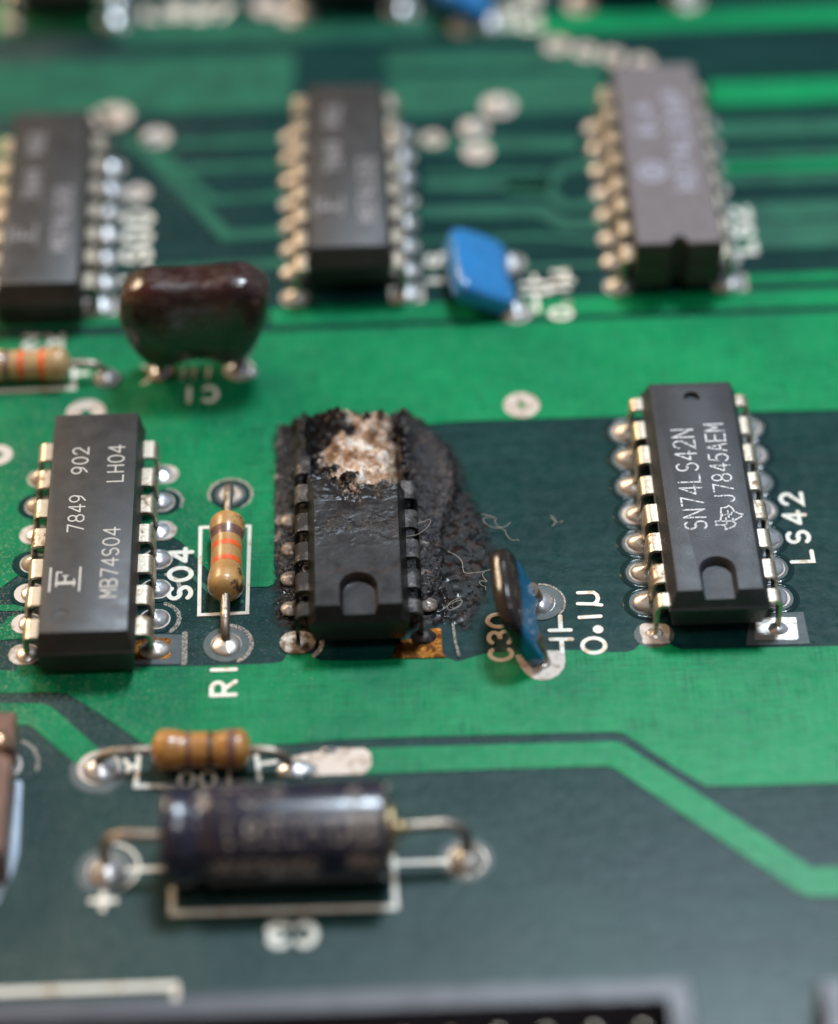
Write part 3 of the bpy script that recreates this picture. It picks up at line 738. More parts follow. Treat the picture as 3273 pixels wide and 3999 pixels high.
# ---- the burst chip
BCX, BP1 = -4.03, -10.9
burst = empty('burnt_chip', (0, 0, 0), label='burnt chip with its rear half blown open into a crater of beige ash', cat='microchip')
def burst_body():
    mb = MB(); y0, y1 = -12.05, 7.2
    zt = 4.1; nu = 64; ny = 230; rings = []
    def edge(x):  # where the intact top ends
        t = (x-BCX)/2.62
        e = -1.75+.5*mnoise.noise(Vector((x*1.6, 3, 0)))+.30*mnoise.noise(Vector((x*5, 9, 0)))
        if t < -.15: e += 1.6*min(1, (-.15-t)/.5)
        if t > .05: e += .75*min(1, (t-.05)/.1)
        return e
    for j in range(ny+1):
        f = j/ny; y = y0+(y1-y0)*f
        endf = min(1, (y-y0)/.5)         # front end slope
        ring = []
        burn = max(0, min(1, (y+1.8)/1.2)); bc = max(0, min(1, (y+6)/4))
        wob = lambda k: .22*burn*mnoise.noise(Vector((y*1.3, k, 1)))+.10*burn*mnoise.noise(Vector((y*4, k, 7)))
        eat = .75*sstep(-.2, 1.2, y)*max(0, mnoise.noise(Vector((y*.8, 31, 2)))+.25)
        bx = 2.75+wob(1); px = 3.08+wob(2)*1.2-eat*.4
        ez = max(0, (y-6.3)/.9)
        # bottom left, parting left
        ring.append((BCX-bx, y, .95)); ring.append((BCX-px, y, 2.62-.5*ez+wob(5))); ring.append((BCX-px, y, 2.86-.6*ez+wob(5)))
        for i in range(nu+1):
            t = -1+2*i/nu; hx = 2.62+.2*burn
            x = BCX+hx*t; e = edge(x)
            zfront = zt
            if y < y0+.5: zfront = 2.88+(zt-2.88)*endf
            # glazed dip in the top just before the break
            dip = max(0, min(1, (y-(e-2.1))/2.1)); zfront -= .34*dip**1.6*(1-.5*abs(t))
            crs = y-(-2.45+.25*mnoise.noise(Vector((x*1.1, 6, 0)))); zfront -= .17*sstep(0, .12, crs)*(1-.3*abs(t)); zfront += .10*math.exp(-(crs/.10)**2)*bc
            zfront += .07*sstep(-.2, .6, crs)*fbm(x, y, 12, 2.2, 3)
            zfront += .05*bc*fbm(x, y, 2, .9)
            lip = .16*math.exp(-((y-e+.12)/.16)**2)
            zcr = 2.6+.65*fbm(x, y, 5, .55, 5)+.55*fbm(x, y, 1, 1.5, 4)+.20*fbm(x, y, 8, 4, 3)
            zcr += .75*max(0, 1-abs(y-.2)/1.6)*(1-.4*abs(t))   # ash piled behind the break
            zcr += .55*max(0, 1-abs(y-5.9)/1.3)*mnoise.noise(Vector((x*1.2, 4, 2)))+.35*max(0, 1-abs(y-6.2)/1.2)
            if abs(t) > .72: zcr -= .55*((abs(t)-.72)/.28)*(.5+mnoise.noise(Vector((y*1.7, t, 0))))
            dh = math.hypot(x+2.5, y-4.0)
            zcr -= 1.5*sstep(.62, 1.0, t)*sstep(-.5, .3, mnoise.noise(Vector((y*1.3, 12, 0)))+.2)
            zcr -= .9*math.exp(-(dh/.55)**2)
            zcr = min(zcr, 3.95)*(1-min(1, ez)*.45)
            s_ = max(0, min(1, (y-e)/.16)); s_ = s_*s_*(3-2*s_)
            z = (zfront+lip)*(1-s_)+zcr*s_
            ring.append((x, y, z))
        ring.append((BCX+px, y, 2.86-.6*ez+wob(6))); ring.append((BCX+px, y, 2.62-.5*ez+wob(6))); ring.append((BCX+bx, y, .95))
        if y < y0+.5:   # the underside slopes back below the parting line
            k = 1-endf
            for q_ in (0, -1): ring[q_] = (ring[q_][0]*1.0, ring[q_][1]+.45*k, ring[q_][2])
        rings.append(ring)
    # front drafted underside
    mb.loft(rings)
    me = mb.mesh('chip_body', M['burnt'])
    recalc(me)
    return me
bme = burst_body()
# cut the U notch
ob = bpy.data.objects.new('t', bme); COL.objects.link(ob)
cm = notch_cutter(-12.05, -8.95, 1.08, 4.1, .62)
for v in cm.vertices: v.co.x += BCX+.02
c = bpy.data.objects.new('c', cm); COL.objects.link(c)
b = ob.modifiers.new('c', 'BOOLEAN'); b.object = c; b.solver = 'EXACT'
apply_mods(ob); bpy.data.objects.remove(c); bme = ob.data; bpy.data.objects.remove(ob)
bme.materials.clear(); bme.materials.append(M['burnt'])
bme.polygons.foreach_set('use_smooth', [True]*len(bme.polygons)); bme.set_sharp_from_angle(angle=R(38))
link('chip_body', bme, burst)
M['burnt_pin'] = metal_mat('sooty_lead', (.10, .085, .08), (.012, .010, .009), .35, .97, 3, .9, .40, 1.3)
M['burnt_pin'].node_tree.nodes['Principled BSDF'].inputs['Metallic'].default_value = .3
pmb = pin_mesh(2.75, 4.1, 'burnt_pin', mat=M['burnt_pin'])
pmb0 = pin_mesh(2.75, 4.1, 'burnt_pin_end', y0=-.28, mat=M['burnt_pin'])
for i in range(6):
    for sd in (1, -1):
        if sd > 0 and i == 5: continue
        link('chip_pin', pmb0 if i == 0 else pmb, burst, (BCX, BP1+2.54*i, -.0), scale=(sd, 1, 1))

# ---- charred crust and tar on the board round the burst chip
def field(name, x0, x1, y0, y1, st, fn, mat, label, cover=None):
    nx = int((x1-x0)/st)+1; ny = int((y1-y0)/st)+1
    z = [[fn(x0+i*st, y0+j*st) for i in range(nx)] for j in range(ny)]
    idx = {}; vs = []; fs = []
    def vid(i, j):
        if (i, j) not in idx:
            idx[(i, j)] = len(vs); vs.append((x0+i*st, y0+j*st, max(z[j][i], .0)))
        return idx[(i, j)]
    for j in range(ny-1):
        for i in range(nx-1):
            if max(z[j][i], z[j][i+1], z[j+1][i], z[j+1][i+1]) > .02:
                fs.append((vid(i, j), vid(i+1, j), vid(i+1, j+1), vid(i, j+1)))
    me = bpy.data.meshes.new(name); me.from_pydata(vs, [], fs); me.materials.append(mat)
    me.polygons.foreach_set('use_smooth', [True]*len(me.polygons)); me.update()
    if cover:
        a = me.attributes.new('cover', 'FLOAT', 'POINT'); a.data.foreach_set('value', [cover(v[0], v[1]) for v in vs])
    return link(name, me, board, label=label, kind='stuff')
def inpoly_d(x, y, poly):
    """signed distance, positive inside"""
    ins = False; d = 1e9; n = len(poly)
    for i in range(n):
        ax, ay = poly[i]; bx, by = poly[(i+1) % n]
        if (ay > y) != (by > y) and x < (bx-ax)*(y-ay)/(by-ay)+ax: ins = not ins
        dx, dy = bx-ax, by-ay; t = max(0, min(1, ((x-ax)*dx+(y-ay)*dy)/(dx*dx+dy*dy)))
        d = min(d, math.hypot(x-ax-t*dx, y-ay-t*dy))
    return d if ins else -d
tarp = [(-9.3, -6.2), (-9.6, -8.6), (-8.9, -10.2), (-6.0, -10.6), (-1.0, -10.4), (1.6, -9.9), (2.6, -10.6), (3.6, -9.0), (4.3, -6.6), (4.8, -3.5), (4.3, -1.0), (3.3, 2.0), (2.8, 5.2), (1.4, 7.4), (-1.5, 8.6), (-8.2, 8.4), (-9.5, 7.5)]
def droplets(x, y):
    g = math.exp(-(((x+8.3)/1.0)**2+((y+7.9)/1.7)**2))+math.exp(-(((x-.9)/1.1)**2+((y+8.0)/2.0)**2))
    return .55*g*max(0, .55-mnoise.voronoi(Vector((x*1.7, y*1.7, 4.2)))[0][0])*1.6 if g > .05 else 0
def tar(x, y):
    d0 = d = inpoly_d(x, y, tarp)+.4
    return .056+.05*sstep(0.3, 2.6, d0)+(.012*fbm(x, y, 2, 1.4, 3))*sstep(.6, 1.6, d)+droplets(x, y)*sstep(.2, .8, d) if d > 0 else -1
field('tar_film', -11, 6.2, -13, 10, .11, tar, M['tar'], 'thin black tar film spread over the board right of the burnt chip', lambda x, y: max(0, min(1, (inpoly_d(x, y, tarp)+.4)/2.2)))
leftp = [(-9.25, 8.4), (-9.35, 4), (-9.35, 0), (-9.3, -4.2), (-8.9, -6.2), (-8.9, -8.2), (-7.2, -8.8), (-6.6, -4), (-6.6, 8.9)]
rightp = [(-1.5, 8.7), (.6, 7.6), (1.7, 6.3), (2.5, 4.8), (2.75, 2.6), (2.5, .2), (1.7, -1.9), (1.6, -4.2), (1.3, -6.4), (.6, -8.2), (-.2, -9.2), (-1.5, -9.3)]
rearp = [(-9.0, 8.3), (-7.2, 9.0), (-4, 9.3), (-2, 8.9), (.8, 8.3), (.9, 6.4), (-8.6, 6.4)]
def crust(x, y):
    dl = inpoly_d(x, y, leftp)+.25*fbm(x, y, 1, 1.3, 2); dr = inpoly_d(x, y, rightp)+.22*fbm(x, y, 4, 1.6, 3); dq = inpoly_d(x, y, rearp)+.45*fbm(x, y, 9, .9, 2)
    h = -1
    cell = mnoise.voronoi(Vector((x*1.9, y*1.9, .3)))[0][0]
    bub = .9*max(0, .62-cell)+abs(mnoise.noise(Vector((x*2.4, y*2.4, 1))))+.5*abs(mnoise.noise(Vector((x*5.5, y*5.5, 3))))
    if dl > 0: h = max(h, (.16+.34*bub)*sstep(0, .5, dl)+.05*fbm(x, y, 3, 4, 3))
    if dr > 0: h = max(h, (.42+.55*sstep(-6, 3, y)*.7+.32*bub)*sstep(0, .55, dr)+.07*fbm(x, y, 3, 4.5, 3))
    if dq > 0: h = max(h, (.75+.5*bub+.7*mnoise.noise(Vector((x*.9, 2, 2))))*sstep(0, .9, dq))
    for cx_, y0_ in ((-.75, -.2), (-7.35, 2.3)):
        mo = math.exp(-((x-cx_-.25*mnoise.noise(Vector((y*.9, cx_, 1))))/.62)**2)*sstep(y0_-.8, y0_+.8, y)*sstep(8.3, 6.8, y)
        if mo > .05: h = max(h, h+mo*(1.35+1.1*mnoise.noise(Vector((x*1.1, y*1.3, 8)))+.5*bub) if h > 0 else -1)
    return h
field('charred_crust', -10, 3.4, -9.8, 10, .095, crust, M['char'], 'raised bubbly black and grey crust on both sides of the burnt chip')

# ------------------------------------------------------------------ solder joints of the near row
for i in range(8):
    y = PIN1+2.54*i
    if i > 0:
        pin_joint(14.17, y, -1, False, 'ring', i); pin_joint(21.79, y, 1, True, 'ring', i)
# pin one pads of the right chip
plate_part('pad_clearance', [[Q('p', *t) for t in [(1085, 1895), (1525, 1885), (1480, 1665), (1110, 1680)]]], .058, M['clear'])
plate_part('solder_pad', [[Q('p', *t) for t in [(1146, 1858), (1436, 1856), (1446, 1846), (1430, 1704), (1150, 1704), (1140, 1848)]]], .072, M['solder'], 'bright square solder pad at the front right pin of the right chip')
link('solder_joint', fillet_mesh('solder_mound', .62, .5, .42, M['solder_bright'], seed=9), board, (21.85, -11.15, .07))
plate_part('pad_clearance', [stadium(14.15, -11.25, 1.25, 1.05)], .057, M['clear'])
plate_part('solder_pad', [[Q('p', *t) for t in [(350, 1770), (362, 1752), (385, 1745), (530, 1750), (552, 1765), (560, 1800), (552, 1850), (560, 1880), (500, 1886), (380, 1886), (366, 1872), (372, 1850), (352, 1810)]]], .072, M['pad'], 'beige pad with rounded corners at the front left pin of the right chip')
link('solder_joint', fillet_mesh('solder_ring', .5, .5, .16, M['solder'], seed=2), board, (14.2, -11.15, .07))

# left chip
for i in range(7):
    y = c1y[i]
    for sd, x in ((-1, c1x[0]), (1, c1x[1])):
        beige = (sd < 0 and i in (0, 1, 2+0, 4)) or (sd > 0 and i in (4, 6))
        dark = (sd < 0 and i in (2, 3, 5)) or (sd > 0 and i in (1, 2, 3, 5))
        if dark: link('pad_clearance', DRK, board, (x+sd*.2, y, 0))
        if sd > 0 and i == 0: continue
        link('solder_pad', PADM, board, (x+sd*(.25 if beige else .05), y, 0))
        link('solder_joint', (FILB if sd > 0 else FIL)[i % 3], board, (x+sd*.12, y, .066), scale=(sd*(.95 if not beige else .75), .92, 1.0 if not beige else .5))
plate_part('pad_clearance', [[Q('a', *t) for t in [(800, 1730), (1110, 1730), (1130, 1548), (930, 1545), (800, 1560)]]], .058, M['clear'])
plate_part('solder_pad', [[Q('a', *t) for t in [(800, 1705), (1020, 1695), (1045, 1690), (1050, 1680), (1052, 1575), (1046, 1570), (960, 1568), (800, 1590)]]], .072, M['pad_stained'], 'amber stained square pad at the front right pin of the left chip')
link('solder_joint', fillet_mesh('solder_mound', 1.0, .72, .55, M['solder'], seed=7), board, (-16.7, -11.1, .07))
mb = MB(); ribbon(mb, [Q('a', 1140, 1540), Q('a', 1138, 1640), Q('a', 1135, 1725)], .34, .064, .05); link('dust_rim', mb.mesh('dust_rim', M['dust_line']), board)
arc_dust(-16.6, c1y[1], 1.35, -50, 70); arc_dust(-16.6, c1y[2], 1.3, -10, 70); arc_dust(-16.5, c1y[5], 1.2, -20, 80, .2)
ring_pad(*Q('a', 530, 185), r=1.35, hole=.4)
ring_pad(*Q('a', -10, 440), r=.95, hole=.3)
# burst chip
M['soot_solder'] = metal_mat('sooty_solder', (.30, .25, .21), (.10, .055, .03), .4, .9, 2.5, .6, .46)
M['soot_solder'].node_tree.nodes['Principled BSDF'].inputs['Metallic'].default_value = .5
SOOT = [fillet_mesh('sooty_solder', .8, .75, .4, M['soot_solder'], seed=70+i) for i in range(2)]
for i in range(8):
    y = BP1+2.54*i
    for sd, x in ((-1, BCX-3.81), (1, BCX+3.81)):
        if i == 0: continue
        if i > 4: continue
        link('solder_joint', SOOT[i % 2], board, (x+sd*.48, y, .36 if sd < 0 else .30), scale=(.8, .8, .8), label='soot covered solder joint beside the burnt chip')
plate_part('solder_pad', [stadium(BCX-3.85, BP1-.05, 1.12, .92)], .16, M['wire'], 'grey tarnished oval pad at the front left pin of the burnt chip')
arc_dust(BCX-3.8, BP1, 1.45, -50, 40, .3)
plate_part('solder_pad', [[Q('b', *t) for t in [(925, 1868), (1290, 1860), (1262, 1830), (1258, 1672), (1245, 1664), (1185, 1668), (1150, 1700), (1060, 1740), (950, 1745)]]], .15, M['pad_stained'], 'amber flux stained square pad at the front right pin of the burnt chip')
link('solder_joint', fillet_mesh('burnt_mound', .8, .6, .5, M['burnt_pin'], seed=17), board, (BCX+3.9, BP1, .15))
mb = MB(); ribbon(mb, [Q('b', 1335, 1640), Q('b', 1350, 1760), Q('b', 1375, 1850)], .16, .2, .05); link('dust_rim', mb.mesh('dust_rim', M['dust_line']), board)

# ------------------------------------------------------------------ white legends printed on the board
def legend(s_, x, y, ang, h, adv, wd, label, mat='legend', z=.085, wf=1.2):
    mb = MB(); text(mb, s_, x, y, ang, h, adv, wd, z, 0.0, wf)
    return link('printed_legend', mb.mesh('printed_legend', M[mat]), board, label=label)
def outline(paths, wd, label, mat='legend', z=.085):
    for k, p in enumerate(paths):
        mb = MB(); ribbon(mb, p, wd, z+.0015*(k % 4), 0.0)
        link('printed_outline', mb.mesh('printed_outline', M[mat]), board, label=label)
legend('LS42', 24.78, -5.62, 90, 1.36, 1.70, .28, 'white printed legend LS42')
legend('SO4', -14.58, -6.95, 90, 1.40, 1.62, .31, 'white printed legend S04')
legend('R1', -11.68, -14.95, 90, 1.46, 1.50, .29, 'cream printed legend R1')
legend('0', 11.05, -12.6, 90, 1.4, 1, .27, 'white printed legend zero of 0.1u', wf=1.45)
mb = MB(); mb.plate([circ(10.72, -10.68, .33, 18)], .085)
link('printed_legend', mb.mesh('printed_legend', M['legend']), board, label='white printed decimal point of 0.1u'); mb = MB()
ribbon(mb, [(9.65, -9.64), (10.95, -9.60)], .27, .085, 0)
link('printed_legend', mb.mesh('printed_legend', M['legend']), board, label='white printed figure one of 0.1u'); mb = MB()
ribbon(mb, [Q('o', 1075, 614), Q('o', 1190, 610), Q('o', 1218, 630), Q('o', 1226, 655), Q('o', 1218, 680), Q('o', 1195, 698), Q('o', 1075, 696)], .26, .085, 0)
ribbon(mb, [Q('o', 1200, 700), Q('o', 1250, 706)], .26, .0865, 0)
link('printed_legend', mb.mesh('printed_legend', M['legend']), board, label='white printed micro sign of 0.1u')
legend('C3O', 5.28, -12.95, 90, 1.36, 1.40, .28, 'brown stained printed legend C30')
outline([[Q('o', 862, 897), Q('o', 1018, 894)], [Q('o', 870, 964), Q('o', 1028, 963)], [Q('o', 940, 790), Q('o', 945, 893)], [Q('o', 950, 966), Q('o', 958, 1060)]], .28, 'cream printed capacitor symbol')
legend('C1', -13.2, 12.3, 180, 1.35, 1.42, .30, 'white printed legend C1 upside down')
legend('C3', -7.0, -32.0, 180, 1.45, 1.55, .42, 'white printed legend C3 upside down')
legend('+', -19.55, -30.65, 0, 1.4, 1, .34, 'cream printed plus sign')
outline([[(-15.18, -28.3), (-15.12, -30.98), (-2.42, -31.12), (-2.46, -27.4)]], .30, 'cream printed outline in front of the cylindrical capacitor')
outline([[(-18.5, -27.8), (-13.5, -27.85)], [(-4, -28.0), (.8, -28.05)]], .28, 'cream printed lines beside the cylindrical capacitor')
outline([[(-18.8+1.7*math.cos(R(a)), -27.6+1.7*math.sin(R(a))) for a in range(-60, 90, 12)]], .16, 'cream printed arc round the left joint of the cylindrical capacitor', z=.075)
outline([[Q('d', -200, 1388), Q('d', 0, 1386), Q('d', 742, 1358), Q('d', 745, 1440)]], .42, 'cream printed corner line at the lower left')
outline([[(-14.02, -8.34), (-14.08, -.8), (-10.92, -.82), (-11.02, -8.3), (-14.02, -8.34)]], .24, 'cream printed box under the standing resistor')
outline([[Q('i', -150, 1318), Q('i', 0, 1312), Q('i', 455, 1292), Q('i', 458, 1165)], [Q('i', 460, 1205), Q('i', 540, 1200)]], .34, 'white printed corner beside the left edge resistor')
outline([[Q('m', 1345, 700), Q('m', 1340, 800), Q('m', 1315, 1050), Q('m', 1700, 1045)], [Q('m', 1215, 800), Q('m', 1255, 860), Q('m', 1330, 852)], [Q('m', 1240, 905), Q('m', 1258, 862)]], .26, 'cream printed corner behind the cylindrical capacitor')
outline([[Q('d', 1085, 370), Q('d', 1100, 480)], [Q('d', 1100, 420), Q('d', 1170, 410)]], .26, 'brown printed tick under the lying resistor')
legend('IOO', -11.6, -20.8, 180, 1.1, 1.25, .2, 'cream printed letters under the lying resistor')
legend('R2', -24.0, 18.0, 180, 1.3, 1.6, .3, 'white printed legend behind the left edge resistor')
outline([[Q('m', 172, 1030), Q('m', 130, 1700), Q('m', 70, 1900), Q('m', -60, 2160)]], .55, 'pale blue printed curve at the left edge', 'legend_cool')
# back of the board
legend('LS', 3.0, 22.4, 90, 1.5, 1.7, .4, 'blurred white legend beside the middle back chip')
legend('LS00', -18.3, 23.6, 90, 1.8, 2.0, .45, 'blurred white legend beside the left back chip')
legend('LS2', 24.7, 24.4, 90, 1.6, 1.8, .45, 'blurred white legend beside the right back chip')
legend('0.1u', 11.2, 18.1, 90, 1.4, 1.3, .34, 'blurred white legend 0.1u behind')
outline([[(8.0, 20.9), (9.9, 20.9)], [(8.0, 21.8), (9.9, 21.8)], [(8.9, 18.9), (8.9, 20.8)], [(8.9, 21.9), (8.9, 22.6)]], .34, 'blurred white capacitor symbol behind')
legend('0.1u', 11.2, 51.7, 90, 1.5, 1.4, .45, 'blurred white legend at the top edge')
outline([[(8.1, 53.6), (9.8, 53.6)], [(8.1, 54.6), (9.8, 54.6)], [(8.9, 51.9), (8.9, 53.5)]], .4, 'blurred white capacitor symbol at the top edge')
legend('LS', -19.5, 54.6, 0, 1.6, 1.8, .5, 'blurred white legend at the top left edge'); legend('37', -15.8, 54.4, 0, 1.6, 1.8, .5, 'blurred white figures at the top edge')

# ------------------------------------------------------------------ resistors
M['tan'] = simple('tan_resistor_lacquer', (.40, .24, .10), (.52, .33, .15), 1.2, .32, bs=5, bst=.15, coat=.3)
def tan_burnt():
    q = Mat('tan_lacquer_scorched', .34)
    c = q.ramp(q.noise(1.2, 5), [(.3, (.38, .19, .06)), (.7, (.52, .29, .10))])
    p = q.xyz()
    # scorched runs on the side that faces the burnt chip
    v = q.math('ADD', q.math('MULTIPLY', p['Y'], -.36), q.math('MULTIPLY', q.noise(1.5, 6, vec=q.vec((1, 1, .7)), rough=.75), 1.5))
    v = q.math('MULTIPLY', q.math('ADD', v, q.math('MULTIPLY', q.math('ABSOLUTE', p['Z']), .055)), .5)
    c = q.mix(q.ramp(v, [(.60, 0.0), (.64, .92)]), c, (.05, .025, .015))
    c = q.mix(q.ramp(q.noise(8, 3), [(.66, 0.0), (.74, .7)]), c, (.09, .04, .02))
    q.col(c); q.coat(.35, .2); q.bump(q.noise(4, 4), .15, .04); return q.m
M['tan_b'] = tan_burnt()
M['amber'] = simple('amber_resistor_lacquer', (.34, .14, .03), (.48, .22, .055), 1.2, .26, coat=.4)
def bandm(n_, a, b_): return simple(n_, a, b_, 2.2, .36, coat=.25)
M['b_or'] = bandm('orange_band', (.70, .085, .015), (.80, .14, .03))
M['b_br'] = bandm('brown_band', (.13, .055, .04), (.20, .09, .06))
M['b_bk'] = bandm('black_band', (.02, .012, .01), (.05, .025, .018))
M['b_gd'] = bandm('gold_band', (.42, .24, .07), (.5, .30, .10))
M['b_dk'] = bandm('scorched_end', (.035, .02, .012), (.16, .085, .035))
def prof_r(t, L, r):
    """radius of a dumbbell shaped resistor at t in -1..1"""
    a = abs(t)
    if a > .999: return .3
    cap_ = math.sqrt(max(0, 1-max(0, (a-.74)/.26)**2.3))
    dumb = .86+.14*sstep(.30, .62, a)
    return max(.3, r*cap_*dumb)
def resistor(label, p0, p1, bc, L, r, h, body, bands, wire='wire', hook=.5, group=None, cat='resistor', stand=0):
    """p0, p1: holes; bc: body centre (x, y) ; axis from p0 to p1"""
    ax = (Vector((p1[0]-p0[0], p1[1]-p0[1], 0))).normalized()
    root = empty('resistor', (bc[0], bc[1], 0), label=label, cat=cat, group=group)
    rotz = math.atan2(ax.y, ax.x)
    rot = (0, R(90), rotz)
    mb = MB(); N = 46
    mb.lathe([(prof_r(-1+2*i/N, L, r), -L/2+L*i/N) for i in range(N+1)], 32, cap0=True)
    bo = link('resistor_body', recalc(mb.mesh('resistor_body', M[body], 60)), root, (0, 0, h), rot)
    for (t, wd, mt) in bands:
        mb = MB(); K = 6
        mb.lathe([(prof_r(t-wd/2+wd*i/K, L, r)+.012, L/2*(t-wd/2+wd*i/K)) for i in range(K+1)], 32, cap0=False, cap1=False)
        link('color_band', mb.mesh('color_band', M[mt], 60), root, (0, 0, h), rot)
    base = Vector((bc[0], bc[1], 0))
    for sgn, p in ((-1, p0), (1, p1)):
        e = base+ax*sgn*L/2*.97; e.z = h
        q = Vector((p[0], p[1], 0)); q2 = q.copy(); q2.z = h
        d = (q2-e); L1 = d.length; dn = d.normalized(); rr = min(hook, h*.8, L1*.8)
        path = [e-dn*.1, e+dn*(L1-rr)*.5, e+dn*(L1-rr)]
        for a in (20, 40, 60, 75, 90):
            path.append(q2-dn*rr+dn*rr*math.sin(R(a))-Vector((0, 0, rr*(1-math.cos(R(a))))))
        path.append(Vector((q.x, q.y, -.3)))
        path = [v-base for v in path]
        mb = MB(); mb.tube(path, .29, 12); link('wire_lead', recalc(mb.mesh('wire_lead', M[wire], 60)), root)
    return root
resistor('tan resistor with orange and brown bands, scorched, standing between left chip and burnt chip', (-12.3, -10.75), (-12.2, 2.1), (-12.28, -4.55), 6.9, 1.14, 1.35, 'tan_b',
         [(-.28, .12, 'b_or'), (.10, .12, 'b_or'), (.43, .19, 'b_br')], hook=1.3)
resistor('amber resistor with brown and black bands lying behind the cylindrical capacitor', Q('m', 960, 880), (-8.4, -20.75), (-13.55, -20.35), 5.9, 1.22, 1.55, 'amber',
         [(-.24, .10, 'b_br'), (.20, .10, 'b_bk'), (.62, .18, 'b_br')], hook=1.2)
resistor('tan resistor with orange bands cut by the left photo edge', (-32.2, 13.75), (-20.75, 13.6), (-26.25, 13.7), 6.4, 1.15, 1.4, 'tan',
         [(.42, .13, 'b_or'), (-.02, .13, 'b_or'), (-.34, .12, 'b_br')], hook=1.2)
# their pads and joints
ring_pad(-12.2, 2.1, r=.72, hole=.3, solder=None); plate_part('pad_clearance', [circ(-12.2, 2.1, .98), circ(-12.2, 2.1, .73)], .04, M['clear'])
arc_dust(-12.2, 2.1, 1.42, -60, 200, .2)
ring_pad(-12.3, -10.85, r=.95, hole=0, clear=1.42)
link('solder_joint', fillet_mesh('flat_solder', .94, .94, .42, M['solder'], seed=21), board, (-12.3, -10.9, .07))
arc_dust(-12.3, -10.85, 1.58, -60, 80, .26)
x, y = Q('m', 960, 870); plate_part('solder_pad', [circ(x, y, 1.28)], .071, M['pad'])
link('solder_joint', DOME, board, (x+.1, y-.15, .07), scale=(1.1, 1.05, 1.0), label='bright solder joint at the left lead of the lying resistor')
plate_part('pad_clearance', [circ(x, y-.15, 1.75)], .03, M['clear'])
ring_pad(-20.75, 13.6, r=.85, hole=0, solder=.8)
x, y = Q('d', 1300, 435)
plate_part('solder_pad', [[Q('d', *t) for t in [(1180, 440), (1215, 395), (1300, 375), (1400, 358), (1420, 352), (1545, 352), (1572, 375), (1575, 420), (1550, 455), (1530, 462), (1400, 465), (1330, 470), (1210, 470)]]], .072, M['pad'], 'long bright tinned pad at the right end of the lying resistor')
link('solder_joint', fillet_mesh('solder_long', 1.2, .7, .5, M['solder_bright'], seed=31), board, (-8.0, -20.95, .07))
link('solder_joint', fillet_mesh('solder_wave', .55, .18, .3, M['solder_bright'], seed=33), board, (-6.1, -19.55, .06))

# ------------------------------------------------------------------ cylindrical capacitor
def navy():
    q = Mat('navy_sleeve', .3)
    c = q.ramp(q.noise(.7, 4), [(.3, (.008, .009, .022)), (.7, (.015, .014, .032))])
    c = q.mix(q.ramp(q.noise(1.6, 5, rough=.7), [(.52, 0.0), (.68, .6)]), c, (.085, .060, .045))
    q.col(c); q.coat(.5, .15); q.bump(q.noise(1.2, 3), .12, .1); return q.m
M['navy'] = navy()
M['rubber'] = simple('dark_end_seal', (.02, .017, .014), (.06, .05, .04), 2, .5)
M['brass'] = metal_mat('brassy_ferrule', (.45, .33, .18), (.12, .08, .04), .42, .8)
ec = empty('axial_capacitor', (-9.0, -27.8, 0), label='dark navy cylindrical capacitor with blurred cream print lying at the front left', cat='capacitor')
L, r, h = 12.7, 2.92, 3.05
mb = MB(); pr = [(r-.7, -L/2), (r-.25, -L/2-.02), (r-.02, -L/2+.22), (r, -L/2+.5), (r, -L/2+1.5), (r-.3, -L/2+1.85), (r-.34, -L/2+2.1), (r-.08, -L/2+2.45), (r, -L/2+2.7), (r, 0), (r, L/2-.5), (r-.05, L/2-.2), (r-.35, L/2), (r-.8, L/2-.02)]
mb.lathe(pr, 64, cap0=True, cap1=True)
link('sleeve', recalc(mb.mesh('sleeve', M['navy'], 50)), ec, (0, 0, h), (0, R(90), 0))
mb = MB(); mb.lathe([(1.6, 0), (1.6, .25), (1.2, .45), (.6, .5)], 32, c=(0, 0, L/2-.05)); mb.lathe([(.45, 0), (.45, .5), (.3, .7)], 20, c=(0, 0, L/2+.4))
link('end_seal', recalc(mb.mesh('end_seal', M['brass'], 50)), ec, (0, 0, h), (0, R(90), 0))
for sg, hx in ((-1, -18.95+9.0), (1, 1.75+9.0)):
    e = Vector((sg*L/2, 0, h)); xx = hx
    path = [e-Vector((sg*.3, 0, 0)), Vector((xx-sg*1.3, .15, h+.05)), Vector((xx-sg*.5, .12, h-.15)), Vector((xx-sg*.1, .05, h-.7)), Vector((xx, 0, h-1.3)), Vector((xx, 0, -.3))]
    mb = MB(); mb.tube(path, .33, 12); link('wire_lead', recalc(mb.mesh('wire_lead', M['wire'], 60)), ec)
def wrap_text(s_, u0_, v0, hgt, adv, wd, name='printed_marking'):
    mb = MB(); text(mb, s_, u0_, v0, 0, hgt, adv, wd, .02, -.01)
    # subdivide is not needed: strokes are short; wrap on the cylinder (v measured as angle from the top, towards the viewer)
    mb.v = [(p[0], -(r+p[2])*math.sin(-p[1]/r), h+(r+p[2])*math.cos(p[1]/r)) for p in mb.v]
    mb.v = [(p[0], -abs(p[1]) if False else p[1], p[2]) for p in mb.v]
    link(name, mb.mesh(name, M['ink_cap']), ec)
wrap_text('47UF 16V', -4.6, -.3, 1.3, 1.45, .22)
wrap_text('(85WKG)', -2.9, -2.6, 1.4, 1.2, .24)
mb = MB()
for (u1, u2, v1, v2) in [(-3.6, 2.4, -4.4, -3.5), (3.9, 6.0, -4.4, -3.3), (4.2, 5.9, -2.8, -.9)]:
    n = 8; vs = []; fs = []
    for i in range(n+1):
        v = v1+(v2-v1)*i/n
        for u in (u1, u2): vs.append((u, (r+.015)*math.sin(v/r), h+(r+.015)*math.cos(v/r)))
    mb.add(vs, [(2*i, 2*i+1, 2*i+3, 2*i+2) for i in range(n)])
